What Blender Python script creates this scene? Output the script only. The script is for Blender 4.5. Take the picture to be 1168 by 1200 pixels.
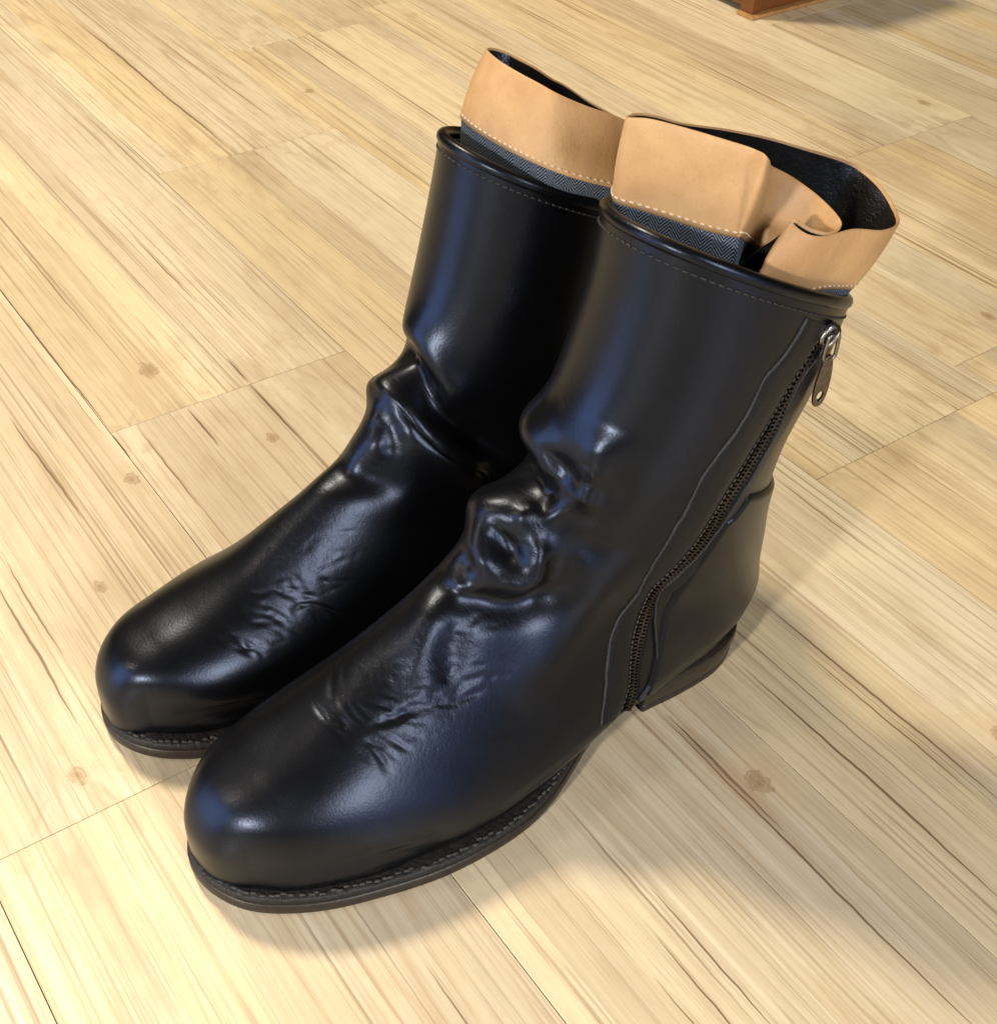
import bpy, math, random
import numpy as np
random.seed(4); rng = np.random.default_rng(4)
scene = bpy.context.scene
for o in list(bpy.data.objects): bpy.data.objects.remove(o)

# ---------------------------------------------------------------- camera, world, lamps, exposure
from mathutils import Matrix, Vector
cam_d = bpy.data.cameras.new('camera'); cam = bpy.data.objects.new('camera', cam_d); scene.collection.objects.link(cam)
RIGHT = Vector((0.8192984, -0.57296797, 0.02139698)); DOWN = Vector((-0.3607706, -0.54415953, -0.75745296)); FWD = Vector((0.44563965, 0.6128606, -0.65253903))
M = Matrix.Identity(4)
for i in range(3): M[i][0], M[i][1], M[i][2] = RIGHT[i], -DOWN[i], -FWD[i]
M.translation = (0, 0, .52); cam.matrix_world = M
cam_d.sensor_fit = 'VERTICAL'; cam_d.sensor_height = 24.0; cam_d.lens = 24.0 * 1531.70 / 1200
cam_d.clip_start = .01; cam_d.clip_end = 60
scene.camera = cam

world = bpy.data.worlds.new('World'); scene.world = world; world.use_nodes = True
bg = world.node_tree.nodes['Background']; bg.inputs[0].default_value = (1.0, .82, .60, 1); bg.inputs[1].default_value = .05

def area(name, loc, target, size, power, col, shape='RECTANGLE', size_y=None):
    l = bpy.data.lights.new(name, 'AREA'); l.shape = shape; l.size = size; l.size_y = size_y or size
    l.energy = power; l.color = col
    o = bpy.data.objects.new(name, l); scene.collection.objects.link(o); o.location = loc
    o.rotation_euler = (Vector(target) - Vector(loc)).to_track_quat('-Z', 'Y').to_euler(); return o
# warm ceiling lamp beyond the boots: casts the soft shadow towards the viewer
area('ceiling_lamp', (.12, 1.95, 2.40), (.25, .35, 0), .34, 86, (1, .83, .55), 'DISK')
area('ceiling_lamp_left', (-1.50, 1.20, 1.85), (.15, .38, .05), .26, 13, (1.0, .72, .42), 'DISK')
# bluish daylight from two windows of the room, and white lamps to the left and behind the viewer
area('window_left', (-1.40, .95, .52), (.20, .40, .12), 1.0, 16, (.42, .62, 1.0), 'RECTANGLE', 1.0)
area('lamp_left', (-1.35, -.25, .82), (.20, .38, .06), .14, 36, (1.0, .93, .82), 'DISK')
area('window_behind', (.30, -1.80, .60), (.25, .36, .10), 1.5, 11, (.40, .60, 1.0), 'RECTANGLE', 1.1)
area('lamp_behind', (-.154, -3.02, 1.90), (.22, .38, .10), .85, 122, (1.0, .95, .86), 'RECTANGLE', 1.25)

scene.view_settings.view_transform = 'Standard'; scene.view_settings.look = 'None'
scene.view_settings.exposure = -0.27; scene.view_settings.gamma = 1.0
scene.render.engine = 'CYCLES'
scene.cycles.use_denoising = True
scene.cycles.max_bounces = 6; scene.cycles.caustics_reflective = False; scene.cycles.caustics_refractive = False

# ---------------------------------------------------------------- geometry of the boots: profile rows, folds, paths
# ---------------------------------------------------------------- boot shape
def cr(keys, n):
    """Catmull-Rom through the rows of keys, n samples, returns (n, cols)"""
    K = np.asarray(keys, float); m = len(K)
    t = np.linspace(0, m - 1, n); i = np.minimum(t.astype(int), m - 2); f = (t - i)[:, None]
    P = np.vstack([2 * K[0] - K[1], K, 2 * K[-1] - K[-2]])
    p0, p1, p2, p3 = P[i], P[i + 1], P[i + 2], P[i + 3]
    return .5 * (2 * p1 + (p2 - p0) * f + (2 * p0 - 5 * p1 + 4 * p2 - p3) * f ** 2 + (3 * p1 - p0 - 3 * p2 + p3) * f ** 3)

NT, NU = 640, 320
# rows: front x,z | back x,z | centre y, outer half width, inner half width | m, nFront, nBack
BODY_F = [
 (.1030,.2720, -.0130,.2120,  .010,.0460,.0520, .50,2.1,2.1),
 (.1080,.2400, -.0040,.1800,  .010,.0460,.0520, .50,2.1,2.1),
 (.1180,.2050,  .0105,.1450,  .009,.0450,.0520, .50,2.1,2.1),
 (.1310,.1780,  .0110,.1130,  .007,.0440,.0500, .48,2.1,2.1),
 (.1440,.1540,  .0040,.0850,  .004,.0420,.0470, .44,2.1,2.1),
 (.1600,.1370, -.0020,.0600,  .001,.0400,.0430, .42,2.1,2.2),
 (.1770,.1230, -.0020,.0360, -.001,.0380,.0400, .36,2.1,2.6),
 (.1950,.1090,  .0250,.0200, -.002,.0400,.0410, .30,2.1,3.2),
 (.2150,.0960,  .0800,.0160, -.002,.0440,.0440, .26,2.1,4.0),
 (.2380,.0840,  .1300,.0120, -.002,.0510,.0460, .24,2.1,4.5),
 (.2640,.0715,  .1700,.0110, -.003,.0560,.0460, .19,2.3,5),
 (.2855,.0625,  .2000,.0110, -.004,.0550,.0450, .14,2.4,6),
 (.3045,.0525,  .2180,.0110, -.006,.0520,.0420, .09,2.5,9),
 (.3150,.0360,  .2290,.0110, -.007,.0500,.0390, .05,2.5,12),
 (.3160,.0120,  .2340,.0110, -.007,.0490,.0380, .015,2.5,12),
]
BODY_R = [
 (.1020,.2560, -.0110,.2030,  .011,.0415,.0450, .50,2.1,2.1),
 (.1075,.2300, -.0070,.1750,  .010,.0440,.0455, .50,2.1,2.1),
 (.1160,.1980, -.0030,.1450,  .009,.0450,.0450, .50,2.1,2.1),
 (.1260,.1710, -.0010,.1130,  .007,.0440,.0430, .48,2.1,2.1),
 (.1380,.1440, -.0020,.0850,  .004,.0410,.0400, .44,2.1,2.1),
 (.1560,.1260, -.0040,.0600,  .001,.0380,.0370, .42,2.1,2.2),
 (.1750,.1120, -.0020,.0360, -.001,.0360,.0350, .36,2.1,2.6),
 (.1950,.0995,  .0250,.0200, -.002,.0380,.0360, .30,2.1,3.2),
 (.2170,.0870,  .0800,.0160, -.002,.0410,.0400, .26,2.1,4.0),
 (.2405,.0735,  .1300,.0120, -.002,.0460,.0430, .24,2.1,4.5),
 (.2650,.0640,  .1700,.0110, -.003,.0500,.0440, .19,2.3,5),
 (.2870,.0580,  .2000,.0110, -.004,.0490,.0420, .14,2.4,6),
 (.3055,.0510,  .2180,.0110, -.004,.0480,.0380, .09,2.5,9),
 (.3155,.0355,  .2290,.0110, -.003,.0470,.0340, .05,2.5,12),
 (.3165,.0120,  .2340,.0110, -.003,.0460,.0330, .015,2.5,12),
]
def body_grid(rows, nt=NT, nu=NU):
    K = cr(rows, nt)
    F = K[:, 0:2]; B = K[:, 2:4]; yc, wo, wi, m, nF, nB = K[:, 4:].T
    L = np.linalg.norm(F - B, axis=1)
    a = np.linspace(0, np.pi, 401); c, s = np.cos(a), np.sin(a)
    out = np.zeros((nt, nu, 3)); half = nu // 2
    for i in range(nt):
        e = np.where(c >= 0, 2 / nF[i], 2 / nB[i])
        cc = np.sign(c) * np.abs(c) ** e; ss = np.abs(s) ** e
        h = np.where(c >= 0, m[i] + (1 - m[i]) * cc, m[i] + m[i] * cc)
        for side, w in ((0, wo[i]), (1, wi[i])):
            y = w * ss
            d = np.hypot(np.diff(h) * L[i], np.diff(y)); l = np.concatenate([[0], np.cumsum(d)]); l /= l[-1]
            q = np.linspace(0, 1, half + 1)
            hh = np.interp(q, l, h); yy = np.interp(q, l, y)
            P = B[i] + (F[i] - B[i]) * hh[:, None]
            if side == 0:
                out[i, :half, 0] = P[:half, 0]; out[i, :half, 2] = P[:half, 1]; out[i, :half, 1] = yc[i] + yy[:half]
            else:
                r = slice(half, 0, -1)
                out[i, half:, 0] = P[r, 0]; out[i, half:, 2] = P[r, 1]; out[i, half:, 1] = yc[i] - yy[r]
    return out

def grid_normals(G):
    du = np.roll(G, -1, 1) - np.roll(G, 1, 1)
    dt = np.gradient(G, axis=0)
    n = np.cross(dt, du); n /= np.linalg.norm(n, axis=2, keepdims=True) + 1e-12
    # outward check
    c = G.mean(1, keepdims=True)
    if ((G - c) * n).sum() < 0: n = -n
    return n

def poly_dist(P, pts):
    """distance of P (n,3) to polyline, and the running fraction along it"""
    pts = np.asarray(pts, float); seg = np.linalg.norm(np.diff(pts, axis=0), axis=1); tot = seg.sum(); acc = 0
    best = np.full(len(P), 9.); fr = np.zeros(len(P))
    for a, b, l in zip(pts[:-1], pts[1:], seg):
        ab = b - a; t = np.clip(((P - a) @ ab) / (l * l + 1e-12), 0, 1)
        d = np.linalg.norm(P - a - t[:, None] * ab, axis=1)
        k = d < best; best[k] = d[k]; fr[k] = (acc + t[k] * l) / tot; acc += l
    return best, fr

def displace(G, N, strokes, smooth=0):
    """strokes: (points, width, amplitude, taper) -> ridges (+) and valleys (-) along the normal"""
    P = G.reshape(-1, 3); D = np.zeros(len(P))
    for pts, w, amp, tap in strokes:
        pts = np.asarray(pts, float)
        if len(pts) > 2: pts = cr(pts, 4 * (len(pts) - 1) + 1)
        lo, hi = pts.min(0) - 3 * w, pts.max(0) + 3 * w
        k = np.where(((P > lo) & (P < hi)).all(1))[0]
        if not len(k): continue
        d, fr = poly_dist(P[k], pts)
        e = np.exp(-(d / w) ** 2)
        if tap > 0: e = e * np.clip(np.minimum(fr, 1 - fr) / tap + .04, 0, 1)
        D[k] += amp * e
    D = D.reshape(G.shape[0], G.shape[1])
    for _ in range(smooth):
        D = (np.roll(D, 1, 1) + 2 * D + np.roll(D, -1, 1)) / 4
        D[1:-1] = (D[:-2] + 2 * D[1:-1] + D[2:]) / 4
    return G + N * D[..., None]

OUTER = [(0,0),(.004,.014),(.010,.022),(.018,.029),(.034,.0353),(.059,.0368),(.084,.0355),(.105,.036),(.123,.0395),(.140,.0470),(.156,.0540),(.172,.0585),(.187,.0605),(.205,.0608),(.223,.0594),(.240,.0560),(.256,.0515),(.270,.0470),(.283,.0415),(.297,.0335),(.307,.0250),(.314,.0140),(.3175,.0030),(.3180,-.006)]
INNER = [(0,0),(.004,-.014),(.010,-.021),(.018,-.027),(.034,-.0325),(.059,-.0340),(.084,-.0325),(.105,-.0325),(.123,-.0350),(.150,-.0410),(.180,-.0470),(.207,-.0505),(.230,-.0515),(.250,-.0505),(.267,-.0480),(.285,-.0425),(.300,-.0340),(.310,-.0245),(.316,-.0140),(.3180,-.006)]
def outline(inset=0., heel_only=None, n=160):
    """closed loop of the sole's edge, counter-clockwise from the heel, moved inwards by inset"""
    o = cr(OUTER, n); i = cr(INNER, n)[::-1]
    P = np.vstack([o, i[1:-1]])
    seg = np.linalg.norm(np.diff(np.vstack([P, P[:1]]), axis=0), axis=1); l = np.concatenate([[0], np.cumsum(seg)])
    q = np.linspace(0, l[-1], 2 * n, endpoint=False)
    Pc = np.vstack([P, P[:1]])
    P = np.stack([np.interp(q, l, Pc[:, 0]), np.interp(q, l, Pc[:, 1])], 1)
    for _ in range(3): P = (np.roll(P, 1, 0) + 2 * P + np.roll(P, -1, 0)) / 4
    T = np.roll(P, -1, 0) - np.roll(P, 1, 0); T /= np.linalg.norm(T, axis=1, keepdims=True)
    Nn = np.stack([T[:, 1], -T[:, 0]], 1)
    if (Nn * (P - P.mean(0))).sum() < 0: Nn = -Nn
    return P - Nn * inset

UPPER_OUT = [(-.01,.012),(.0,.020),(.01,.026),(.02,.0295),(.04,.0345),(.07,.0370),(.1,.0410),(.13,.0470),(.16,.0525),(.19,.0560),(.21,.0562),(.23,.0540),(.25,.0495),(.27,.0430),(.285,.0370),(.297,.0290),(.306,.0200)]
UPPER_IN = [(-.01,.012),(.0,.020),(.01,.025),(.02,.0280),(.04,.0320),(.07,.0340),(.1,.0360),(.13,.0390),(.16,.0420),(.19,.0450),(.21,.0462),(.23,.0465),(.25,.0450),(.27,.0410),(.285,.0355),(.297,.0290),(.306,.0200)]
def snap_to_sole(G, TILT=0.):
    """scale the low part of the leather sideways so that it meets the welt along the sole's edge"""
    G = G.copy(); x, y, z = G[..., 0], G[..., 1], G[..., 2]
    z += TILT * np.maximum(y, 0) * np.linspace(1, 0, G.shape[0] // 5 + 1)[np.minimum(np.arange(G.shape[0]), G.shape[0] // 5)][:, None]
    xs = np.arange(.022, .3035, .003); zs = np.array([.0115, .014, .0165, .019, .0225, .027]); und = [.97, .985, .993, .998, 1., 1.]
    b = 1 - np.clip((z - .026) / .034, 0, 1); b = b * b * (3 - 2 * b)
    for sg, tab in ((1, UPPER_OUT), (-1, UPPER_IN)):
        tab = np.array(tab); tgt = np.interp(xs, tab[:, 0], tab[:, 1]); Rt = []
        for zl, un in zip(zs, und):
            low = (np.abs(z - zl) < .0022) & (y * sg > .005); lx, ly = x[low], y[low] * sg
            cur = np.array([np.max(ly[np.abs(lx - q) < .003], initial=0) for q in xs])
            g = cur > .012
            r = np.interp(xs, xs[g], (tgt * un / np.maximum(cur, .01))[g]) if g.sum() > 3 else np.ones(len(xs))
            r = np.clip(r, .7, 1.6); k = np.hanning(9); k /= k.sum()
            Rt.append(np.convolve(np.pad(r, 4, mode='edge'), k, mode='valid'))
        Rt = np.array(Rt); fx = np.clip((x - xs[0]) / .003, 0, len(xs) - 1.001); ix = fx.astype(int); fx = fx - ix
        fz = np.interp(z, zs, np.arange(len(zs))); iz = np.minimum(fz.astype(int), len(zs) - 2); fz = fz - iz
        rr = (Rt[iz, ix] * (1 - fx) + Rt[iz, ix + 1] * fx) * (1 - fz) + (Rt[iz + 1, ix] * (1 - fx) + Rt[iz + 1, ix + 1] * fx) * fz
        s = (y * sg) > 0
        y[s] = (y * (1 + (rr - 1) * b))[s]
    return G
STROKES_F = [
 [
  ([(0.1132,-0.0334,0.1452),(0.1192,-0.0301,0.1482),(0.1248,-0.0261,0.1510),(0.1299,-0.0214,0.1536),(0.1344,-0.0159,0.1558),(0.1379,-0.0096,0.1576),(0.1401,-0.0027,0.1587),(0.1400,0.0149,0.1561),(0.1348,0.0237,0.1529),(0.1255,0.0319,0.1482)],0.0080,-0.0110,0.35),
  ([(0.0990,-0.0378,0.1559),(0.1049,-0.0353,0.1590),(0.1105,-0.0321,0.1620),(0.1158,-0.0283,0.1649),(0.1207,-0.0238,0.1675),(0.1250,-0.0186,0.1698),(0.1294,-0.0082,0.1749),(0.1282,0.0028,0.1829)],0.0130,0.0060,0.30),
  ([(0.1336,0.0016,0.1722),(0.1337,0.0152,0.1695),(0.1300,0.0257,0.1621)],0.0090,-0.0045,0.40),
  ([(0.1190,0.0241,0.1943),(0.1234,0.0271,0.1788),(0.1282,0.0275,0.1625)],0.0100,0.0035,0.35),
  ([(0.1423,0.0113,0.1547),(0.1372,0.0210,0.1534),(0.1307,0.0268,0.1559),(0.1258,0.0289,0.1667)],0.0070,0.0045,0.25),
  ([(0.1274,-0.0322,0.1231),(0.1342,-0.0292,0.1264),(0.1407,-0.0256,0.1295),(0.1469,-0.0212,0.1324),(0.1524,-0.0158,0.1350),(0.1523,-0.0057,0.1427),(0.1492,0.0066,0.1471)],0.0100,0.0080,0.30),
  ([(0.1570,0.0001,0.1398),(0.1577,0.0111,0.1355),(0.1551,0.0184,0.1278)],0.0080,-0.0045,0.40),
  ([(0.1576,-0.0094,0.1360),(0.1661,0.0015,0.1316),(0.1702,0.0108,0.1226)],0.0070,0.0040,0.30),
  ([(0.1709,0.0107,0.1220),(0.1602,0.0186,0.1187),(0.1498,0.0228,0.1215),(0.1470,0.0218,0.1329),(0.1500,0.0161,0.1395)],0.0070,0.0045,0.25),
  ([(0.1768,-0.0155,0.1148),(0.1817,-0.0086,0.1173),(0.1832,-0.0000,0.1180),(0.1733,0.0141,0.1146),(0.1574,0.0227,0.1078),(0.1425,0.0265,0.1141),(0.1364,0.0278,0.1325)],0.0090,-0.0065,0.35),
  ([(0.1424,0.0264,0.1165),(0.1364,0.0278,0.1325),(0.1182,0.0360,0.1370)],0.0090,-0.0025,0.30),
  ([(0.1084,0.0389,0.1263),(0.1225,0.0326,0.1079),(0.1428,0.0312,0.0842),(0.1728,0.0368,0.0667)],0.0130,0.0038,0.30),
  ([(0.1830,0.0028,0.1174),(0.1929,0.0050,0.1087),(0.2017,0.0104,0.0993),(0.2061,0.0178,0.0903),(0.2055,0.0269,0.0799)],0.0080,0.0026,0.30),
  ([(0.1775,0.0130,0.1126),(0.1883,0.0153,0.1016),(0.1960,0.0221,0.0889),(0.1969,0.0319,0.0745)],0.0080,-0.0022,0.40),
 ],
 [
  ([(0.1338,-0.0020,0.1759),(0.1314,0.0093,0.1691),(0.1308,0.0240,0.1639)],0.0040,-0.0022,0.35),
  ([(0.1338,0.0029,0.1731),(0.1319,0.0032,0.1581),(0.1393,0.0094,0.1494)],0.0060,0.0016,0.35),
  ([(0.1394,0.0085,0.1494),(0.1478,0.0078,0.1473),(0.1518,0.0052,0.1460)],0.0045,0.0020,0.30),
  ([(0.1518,0.0074,0.1440),(0.1424,0.0205,0.1432),(0.1229,0.0326,0.1341),(0.1069,0.0403,0.1343)],0.0090,-0.0020,0.35),
  ([(0.1577,-0.0028,0.1451),(0.1567,0.0067,0.1351),(0.1553,0.0201,0.1270)],0.0038,-0.0022,0.35),
  ([(0.1692,-0.0032,0.1326),(0.1740,0.0007,0.1254),(0.1768,0.0021,0.1177)],0.0060,-0.0034,0.45),
  ([(0.1764,-0.0037,0.1214),(0.1765,0.0036,0.1158),(0.1695,0.0099,0.1196),(0.1652,0.0157,0.1227)],0.0050,0.0022,0.35),
  ([(0.1496,0.0088,0.1456),(0.1404,0.0205,0.1456),(0.1282,0.0310,0.1550),(0.1222,0.0340,0.1714),(0.1197,0.0295,0.1892)],0.0080,-0.0032,0.35),
  ([(0.1643,0.0142,0.1120),(0.1499,0.0193,0.1091),(0.1432,0.0250,0.1217),(0.1422,0.0240,0.1358),(0.1463,0.0166,0.1435)],0.0060,-0.0026,0.35),
 ],
 [
  ([(0.2411,0.0193,0.0761),(0.2347,0.0212,0.0771),(0.2250,0.0236,0.0784),(0.2139,0.0255,0.0798),(0.2010,0.0290,0.0776)],0.0016,-0.0006,0.40),
  ([(0.2392,0.0193,0.0768),(0.2258,0.0228,0.0789),(0.2059,0.0290,0.0771)],0.0015,-0.0004,0.40),
  ([(0.2341,0.0202,0.0780),(0.2221,0.0227,0.0802),(0.2104,0.0246,0.0820),(0.2000,0.0266,0.0805)],0.0014,-0.0004,0.40),
  ([(0.2406,0.0222,0.0744),(0.2373,0.0266,0.0721),(0.2350,0.0299,0.0699)],0.0013,-0.0005,0.40),
  ([(0.2400,0.0241,0.0733),(0.2376,0.0316,0.0676),(0.2372,0.0374,0.0616)],0.0014,-0.0006,0.40),
  ([(0.2446,0.0222,0.0730),(0.2433,0.0286,0.0688),(0.2423,0.0318,0.0662)],0.0013,-0.0003,0.40),
  ([(0.2332,0.0256,0.0742),(0.2277,0.0317,0.0698),(0.2240,0.0357,0.0659)],0.0014,-0.0004,0.40),
  ([(0.2367,0.0240,0.0744),(0.2334,0.0314,0.0689),(0.2312,0.0356,0.0648)],0.0011,-0.0003,0.40),
  ([(0.2271,0.0270,0.0746),(0.2200,0.0319,0.0712),(0.2167,0.0337,0.0696)],0.0013,-0.0003,0.40),
  ([(0.2494,-0.0058,0.0782),(0.2500,0.0024,0.0779),(0.2494,0.0095,0.0769)],0.0015,-0.0006,0.40),
  ([(0.2466,-0.0011,0.0797),(0.2457,0.0096,0.0785),(0.2436,0.0183,0.0757)],0.0014,-0.0005,0.40),
  ([(0.2441,0.0026,0.0807),(0.2428,0.0130,0.0786),(0.2398,0.0193,0.0765)],0.0013,-0.0004,0.40),
  ([(0.2504,0.0106,0.0761),(0.2473,0.0172,0.0748),(0.2451,0.0203,0.0740)],0.0011,-0.0003,0.40),
  ([(0.2393,0.0040,0.0828),(0.2397,0.0131,0.0798),(0.2372,0.0193,0.0775)],0.0013,-0.0004,0.40),
  ([(0.2369,0.0076,0.0832),(0.2352,0.0163,0.0801),(0.2322,0.0212,0.0781)],0.0011,-0.0003,0.40),
  ([(0.2161,0.0174,0.0874),(0.2110,0.0187,0.0893),(0.2021,0.0210,0.0885)],0.0014,-0.0004,0.40),
  ([(0.2187,0.0182,0.0853),(0.2118,0.0210,0.0861),(0.2008,0.0241,0.0839)],0.0013,-0.0004,0.40),
  ([(0.2170,0.0208,0.0837),(0.2098,0.0233,0.0842),(0.1994,0.0252,0.0824)],0.0013,-0.0004,0.40),
  ([(0.2102,0.0162,0.0925),(0.2047,0.0181,0.0931),(0.2000,0.0199,0.0900)],0.0013,-0.0003,0.40),
  ([(0.2248,0.0143,0.0856),(0.2203,0.0191,0.0839),(0.2158,0.0233,0.0817)],0.0013,-0.0003,0.40),
  ([(0.2299,0.0143,0.0834),(0.2262,0.0192,0.0816),(0.2209,0.0226,0.0806)],0.0013,-0.0003,0.40),
  ([(0.1970,0.0233,0.0849),(0.1890,0.0263,0.0834),(0.1777,0.0283,0.0836)],0.0015,-0.0004,0.40),
  ([(0.2010,0.0290,0.0776),(0.1905,0.0303,0.0773),(0.1809,0.0311,0.0777)],0.0019,-0.0006,0.40),
  ([(0.1981,0.0263,0.0810),(0.1905,0.0270,0.0819),(0.1827,0.0280,0.0829)],0.0013,-0.0003,0.40),
  ([(0.1868,0.0156,0.0991),(0.1876,0.0128,0.1035),(0.1818,0.0130,0.1054)],0.0016,-0.0005,0.40),
  ([(0.1835,0.0150,0.1023),(0.1787,0.0144,0.1049),(0.1737,0.0138,0.1061)],0.0018,-0.0005,0.40),
  ([(0.1792,0.0191,0.0992),(0.1710,0.0194,0.1011),(0.1641,0.0186,0.1020)],0.0016,-0.0003,0.40),
  ([(0.2258,-0.0211,0.0820),(0.2387,-0.0078,0.0831),(0.2435,0.0027,0.0810),(0.2430,0.0141,0.0780)],0.0020,-0.0003,0.40),
  ([(0.2235,-0.0157,0.0871),(0.2335,-0.0067,0.0858),(0.2380,0.0016,0.0838)],0.0019,-0.0002,0.40),
  ([(0.0300,0.0542,0.2245),(0.0446,0.0554,0.2044),(0.0533,0.0547,0.1865),(0.0620,0.0535,0.1686),(0.0702,0.0514,0.1484),(0.0756,0.0469,0.1263),(0.0826,0.0422,0.1088),(0.0911,0.0386,0.0983),(0.0941,0.0358,0.0837),(0.0983,0.0364,0.0665),(0.0995,0.0384,0.0511),(0.1008,0.0402,0.0351),(0.1065,0.0417,0.0228)],0.0035,-0.0022,0.00),
  ([(0.2325,0.0111,0.0839),(0.2268,0.0089,0.0874),(0.2209,0.0079,0.0907)],0.0010,-0.0002,0.45),
  ([(0.2092,0.0144,0.0947),(0.2079,0.0155,0.0946),(0.2053,0.0156,0.0958)],0.0009,-0.0003,0.45),
  ([(0.2070,0.0251,0.0822),(0.2004,0.0288,0.0778),(0.1952,0.0322,0.0741)],0.0010,-0.0001,0.45),
  ([(0.2074,0.0271,0.0793),(0.2036,0.0280,0.0786),(0.2004,0.0274,0.0795)],0.0009,-0.0002,0.45),
  ([(0.2105,0.0188,0.0896),(0.2059,0.0182,0.0927),(0.2007,0.0180,0.0930)],0.0011,-0.0002,0.45),
  ([(0.2001,0.0295,0.0770),(0.1943,0.0272,0.0805),(0.1882,0.0276,0.0818)],0.0011,-0.0002,0.45),
  ([(0.2125,0.0276,0.0777),(0.2074,0.0258,0.0812),(0.2034,0.0233,0.0853)],0.0014,-0.0003,0.45),
  ([(0.2219,0.0153,0.0861),(0.2166,0.0200,0.0847),(0.2110,0.0233,0.0837)],0.0014,-0.0002,0.45),
  ([(0.2248,0.0133,0.0862),(0.2191,0.0154,0.0874),(0.2120,0.0169,0.0905)],0.0014,-0.0003,0.45),
  ([(0.2212,0.0209,0.0821),(0.2184,0.0225,0.0815),(0.2158,0.0233,0.0817)],0.0013,-0.0002,0.45),
  ([(0.2350,0.0132,0.0818),(0.2321,0.0133,0.0831),(0.2282,0.0153,0.0835)],0.0009,-0.0002,0.45),
  ([(0.2268,0.0246,0.0770),(0.2207,0.0235,0.0799),(0.2131,0.0240,0.0819)],0.0010,-0.0003,0.45),
  ([(0.2316,0.0193,0.0796),(0.2257,0.0183,0.0825),(0.2194,0.0209,0.0827)],0.0010,-0.0002,0.45),
  ([(0.2341,0.0212,0.0774),(0.2302,0.0229,0.0774),(0.2265,0.0220,0.0794)],0.0009,-0.0003,0.45),
  ([(0.2242,0.0143,0.0858),(0.2215,0.0123,0.0882),(0.2200,0.0090,0.0907)],0.0012,-0.0003,0.45),
  ([(0.2203,0.0226,0.0808),(0.2135,0.0247,0.0808),(0.2081,0.0286,0.0773)],0.0010,-0.0002,0.45),
  ([(0.1992,0.0210,0.0881),(0.1970,0.0233,0.0849),(0.1953,0.0252,0.0828)],0.0011,-0.0002,0.45),
  ([(0.2159,0.0209,0.0842),(0.2124,0.0210,0.0858),(0.2084,0.0212,0.0877)],0.0010,-0.0003,0.45),
  ([(0.2288,0.0238,0.0771),(0.2255,0.0245,0.0775),(0.2224,0.0244,0.0785)],0.0012,-0.0003,0.45),
  ([(0.2314,0.0238,0.0762),(0.2248,0.0253,0.0769),(0.2180,0.0242,0.0800)],0.0009,-0.0002,0.45),
  ([(0.2087,0.0273,0.0789),(0.2045,0.0274,0.0792),(0.2023,0.0264,0.0808)],0.0011,-0.0003,0.45),
  ([(0.2246,-0.0019,0.0907),(0.2207,0.0031,0.0923),(0.2169,0.0080,0.0929)],0.0010,-0.0001,0.45),
  ([(0.2199,0.0182,0.0848),(0.2138,0.0201,0.0860),(0.2081,0.0219,0.0868)],0.0011,-0.0003,0.45),
  ([(0.2080,0.0245,0.0829),(0.2045,0.0248,0.0830),(0.2017,0.0249,0.0828)],0.0013,-0.0003,0.45),
  ([(0.2205,0.0043,0.0921),(0.2154,0.0080,0.0937),(0.2099,0.0132,0.0950)],0.0014,-0.0003,0.45),
  ([(0.2143,0.0157,0.0899),(0.2092,0.0164,0.0931),(0.2032,0.0163,0.0955)],0.0012,-0.0002,0.45),
  ([(0.2257,0.0089,0.0879),(0.2244,0.0066,0.0894),(0.2222,0.0055,0.0909)],0.0013,-0.0002,0.45),
  ([(0.2289,0.0089,0.0865),(0.2273,0.0054,0.0884),(0.2244,0.0018,0.0906)],0.0009,-0.0003,0.45),
  ([(0.2230,0.0153,0.0856),(0.2183,0.0173,0.0863),(0.2142,0.0184,0.0875)],0.0012,-0.0003,0.45),
  ([(0.2095,0.0226,0.0852),(0.2061,0.0244,0.0835),(0.2036,0.0266,0.0804)],0.0010,-0.0002,0.45),
  ([(0.2240,0.0006,0.0909),(0.2200,0.0043,0.0924),(0.2169,0.0080,0.0929)],0.0010,-0.0002,0.45),
  ([(0.2047,0.0222,0.0869),(0.1972,0.0219,0.0867),(0.1906,0.0214,0.0891)],0.0012,-0.0002,0.45),
  ([(0.2287,0.0133,0.0845),(0.2236,0.0153,0.0854),(0.2196,0.0200,0.0834)],0.0010,-0.0002,0.45),
  ([(0.2260,0.0254,0.0765),(0.2230,0.0244,0.0783),(0.2201,0.0234,0.0801)],0.0012,-0.0002,0.45),
  ([(0.2136,0.0167,0.0895),(0.2075,0.0182,0.0921),(0.2012,0.0174,0.0939)],0.0014,-0.0001,0.45),
  ([(0.2323,0.0042,0.0862),(0.2284,0.0054,0.0879),(0.2251,0.0078,0.0887)],0.0009,-0.0002,0.45),
  ([(0.2095,0.0239,0.0833),(0.2029,0.0265,0.0806),(0.1959,0.0253,0.0826)],0.0012,-0.0002,0.45),
  ([(0.2260,0.0042,0.0893),(0.2203,0.0067,0.0915),(0.2153,0.0125,0.0915)],0.0013,-0.0002,0.45),
  ([(0.2168,0.0287,0.0755),(0.2145,0.0278,0.0771),(0.2128,0.0269,0.0785)],0.0010,-0.0002,0.45),
  ([(0.2361,0.0065,0.0839),(0.2315,0.0077,0.0857),(0.2270,0.0112,0.0864)],0.0011,-0.0003,0.45),
  ([(0.2096,0.0302,0.0752),(0.2021,0.0313,0.0747),(0.1942,0.0314,0.0752)],0.0012,-0.0003,0.45),
  ([(0.2308,0.0111,0.0847),(0.2253,0.0101,0.0877),(0.2189,0.0123,0.0895)],0.0014,-0.0002,0.45),
  ([(0.2225,0.0268,0.0761),(0.2168,0.0287,0.0755),(0.2113,0.0311,0.0738)],0.0010,-0.0003,0.45),
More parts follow.
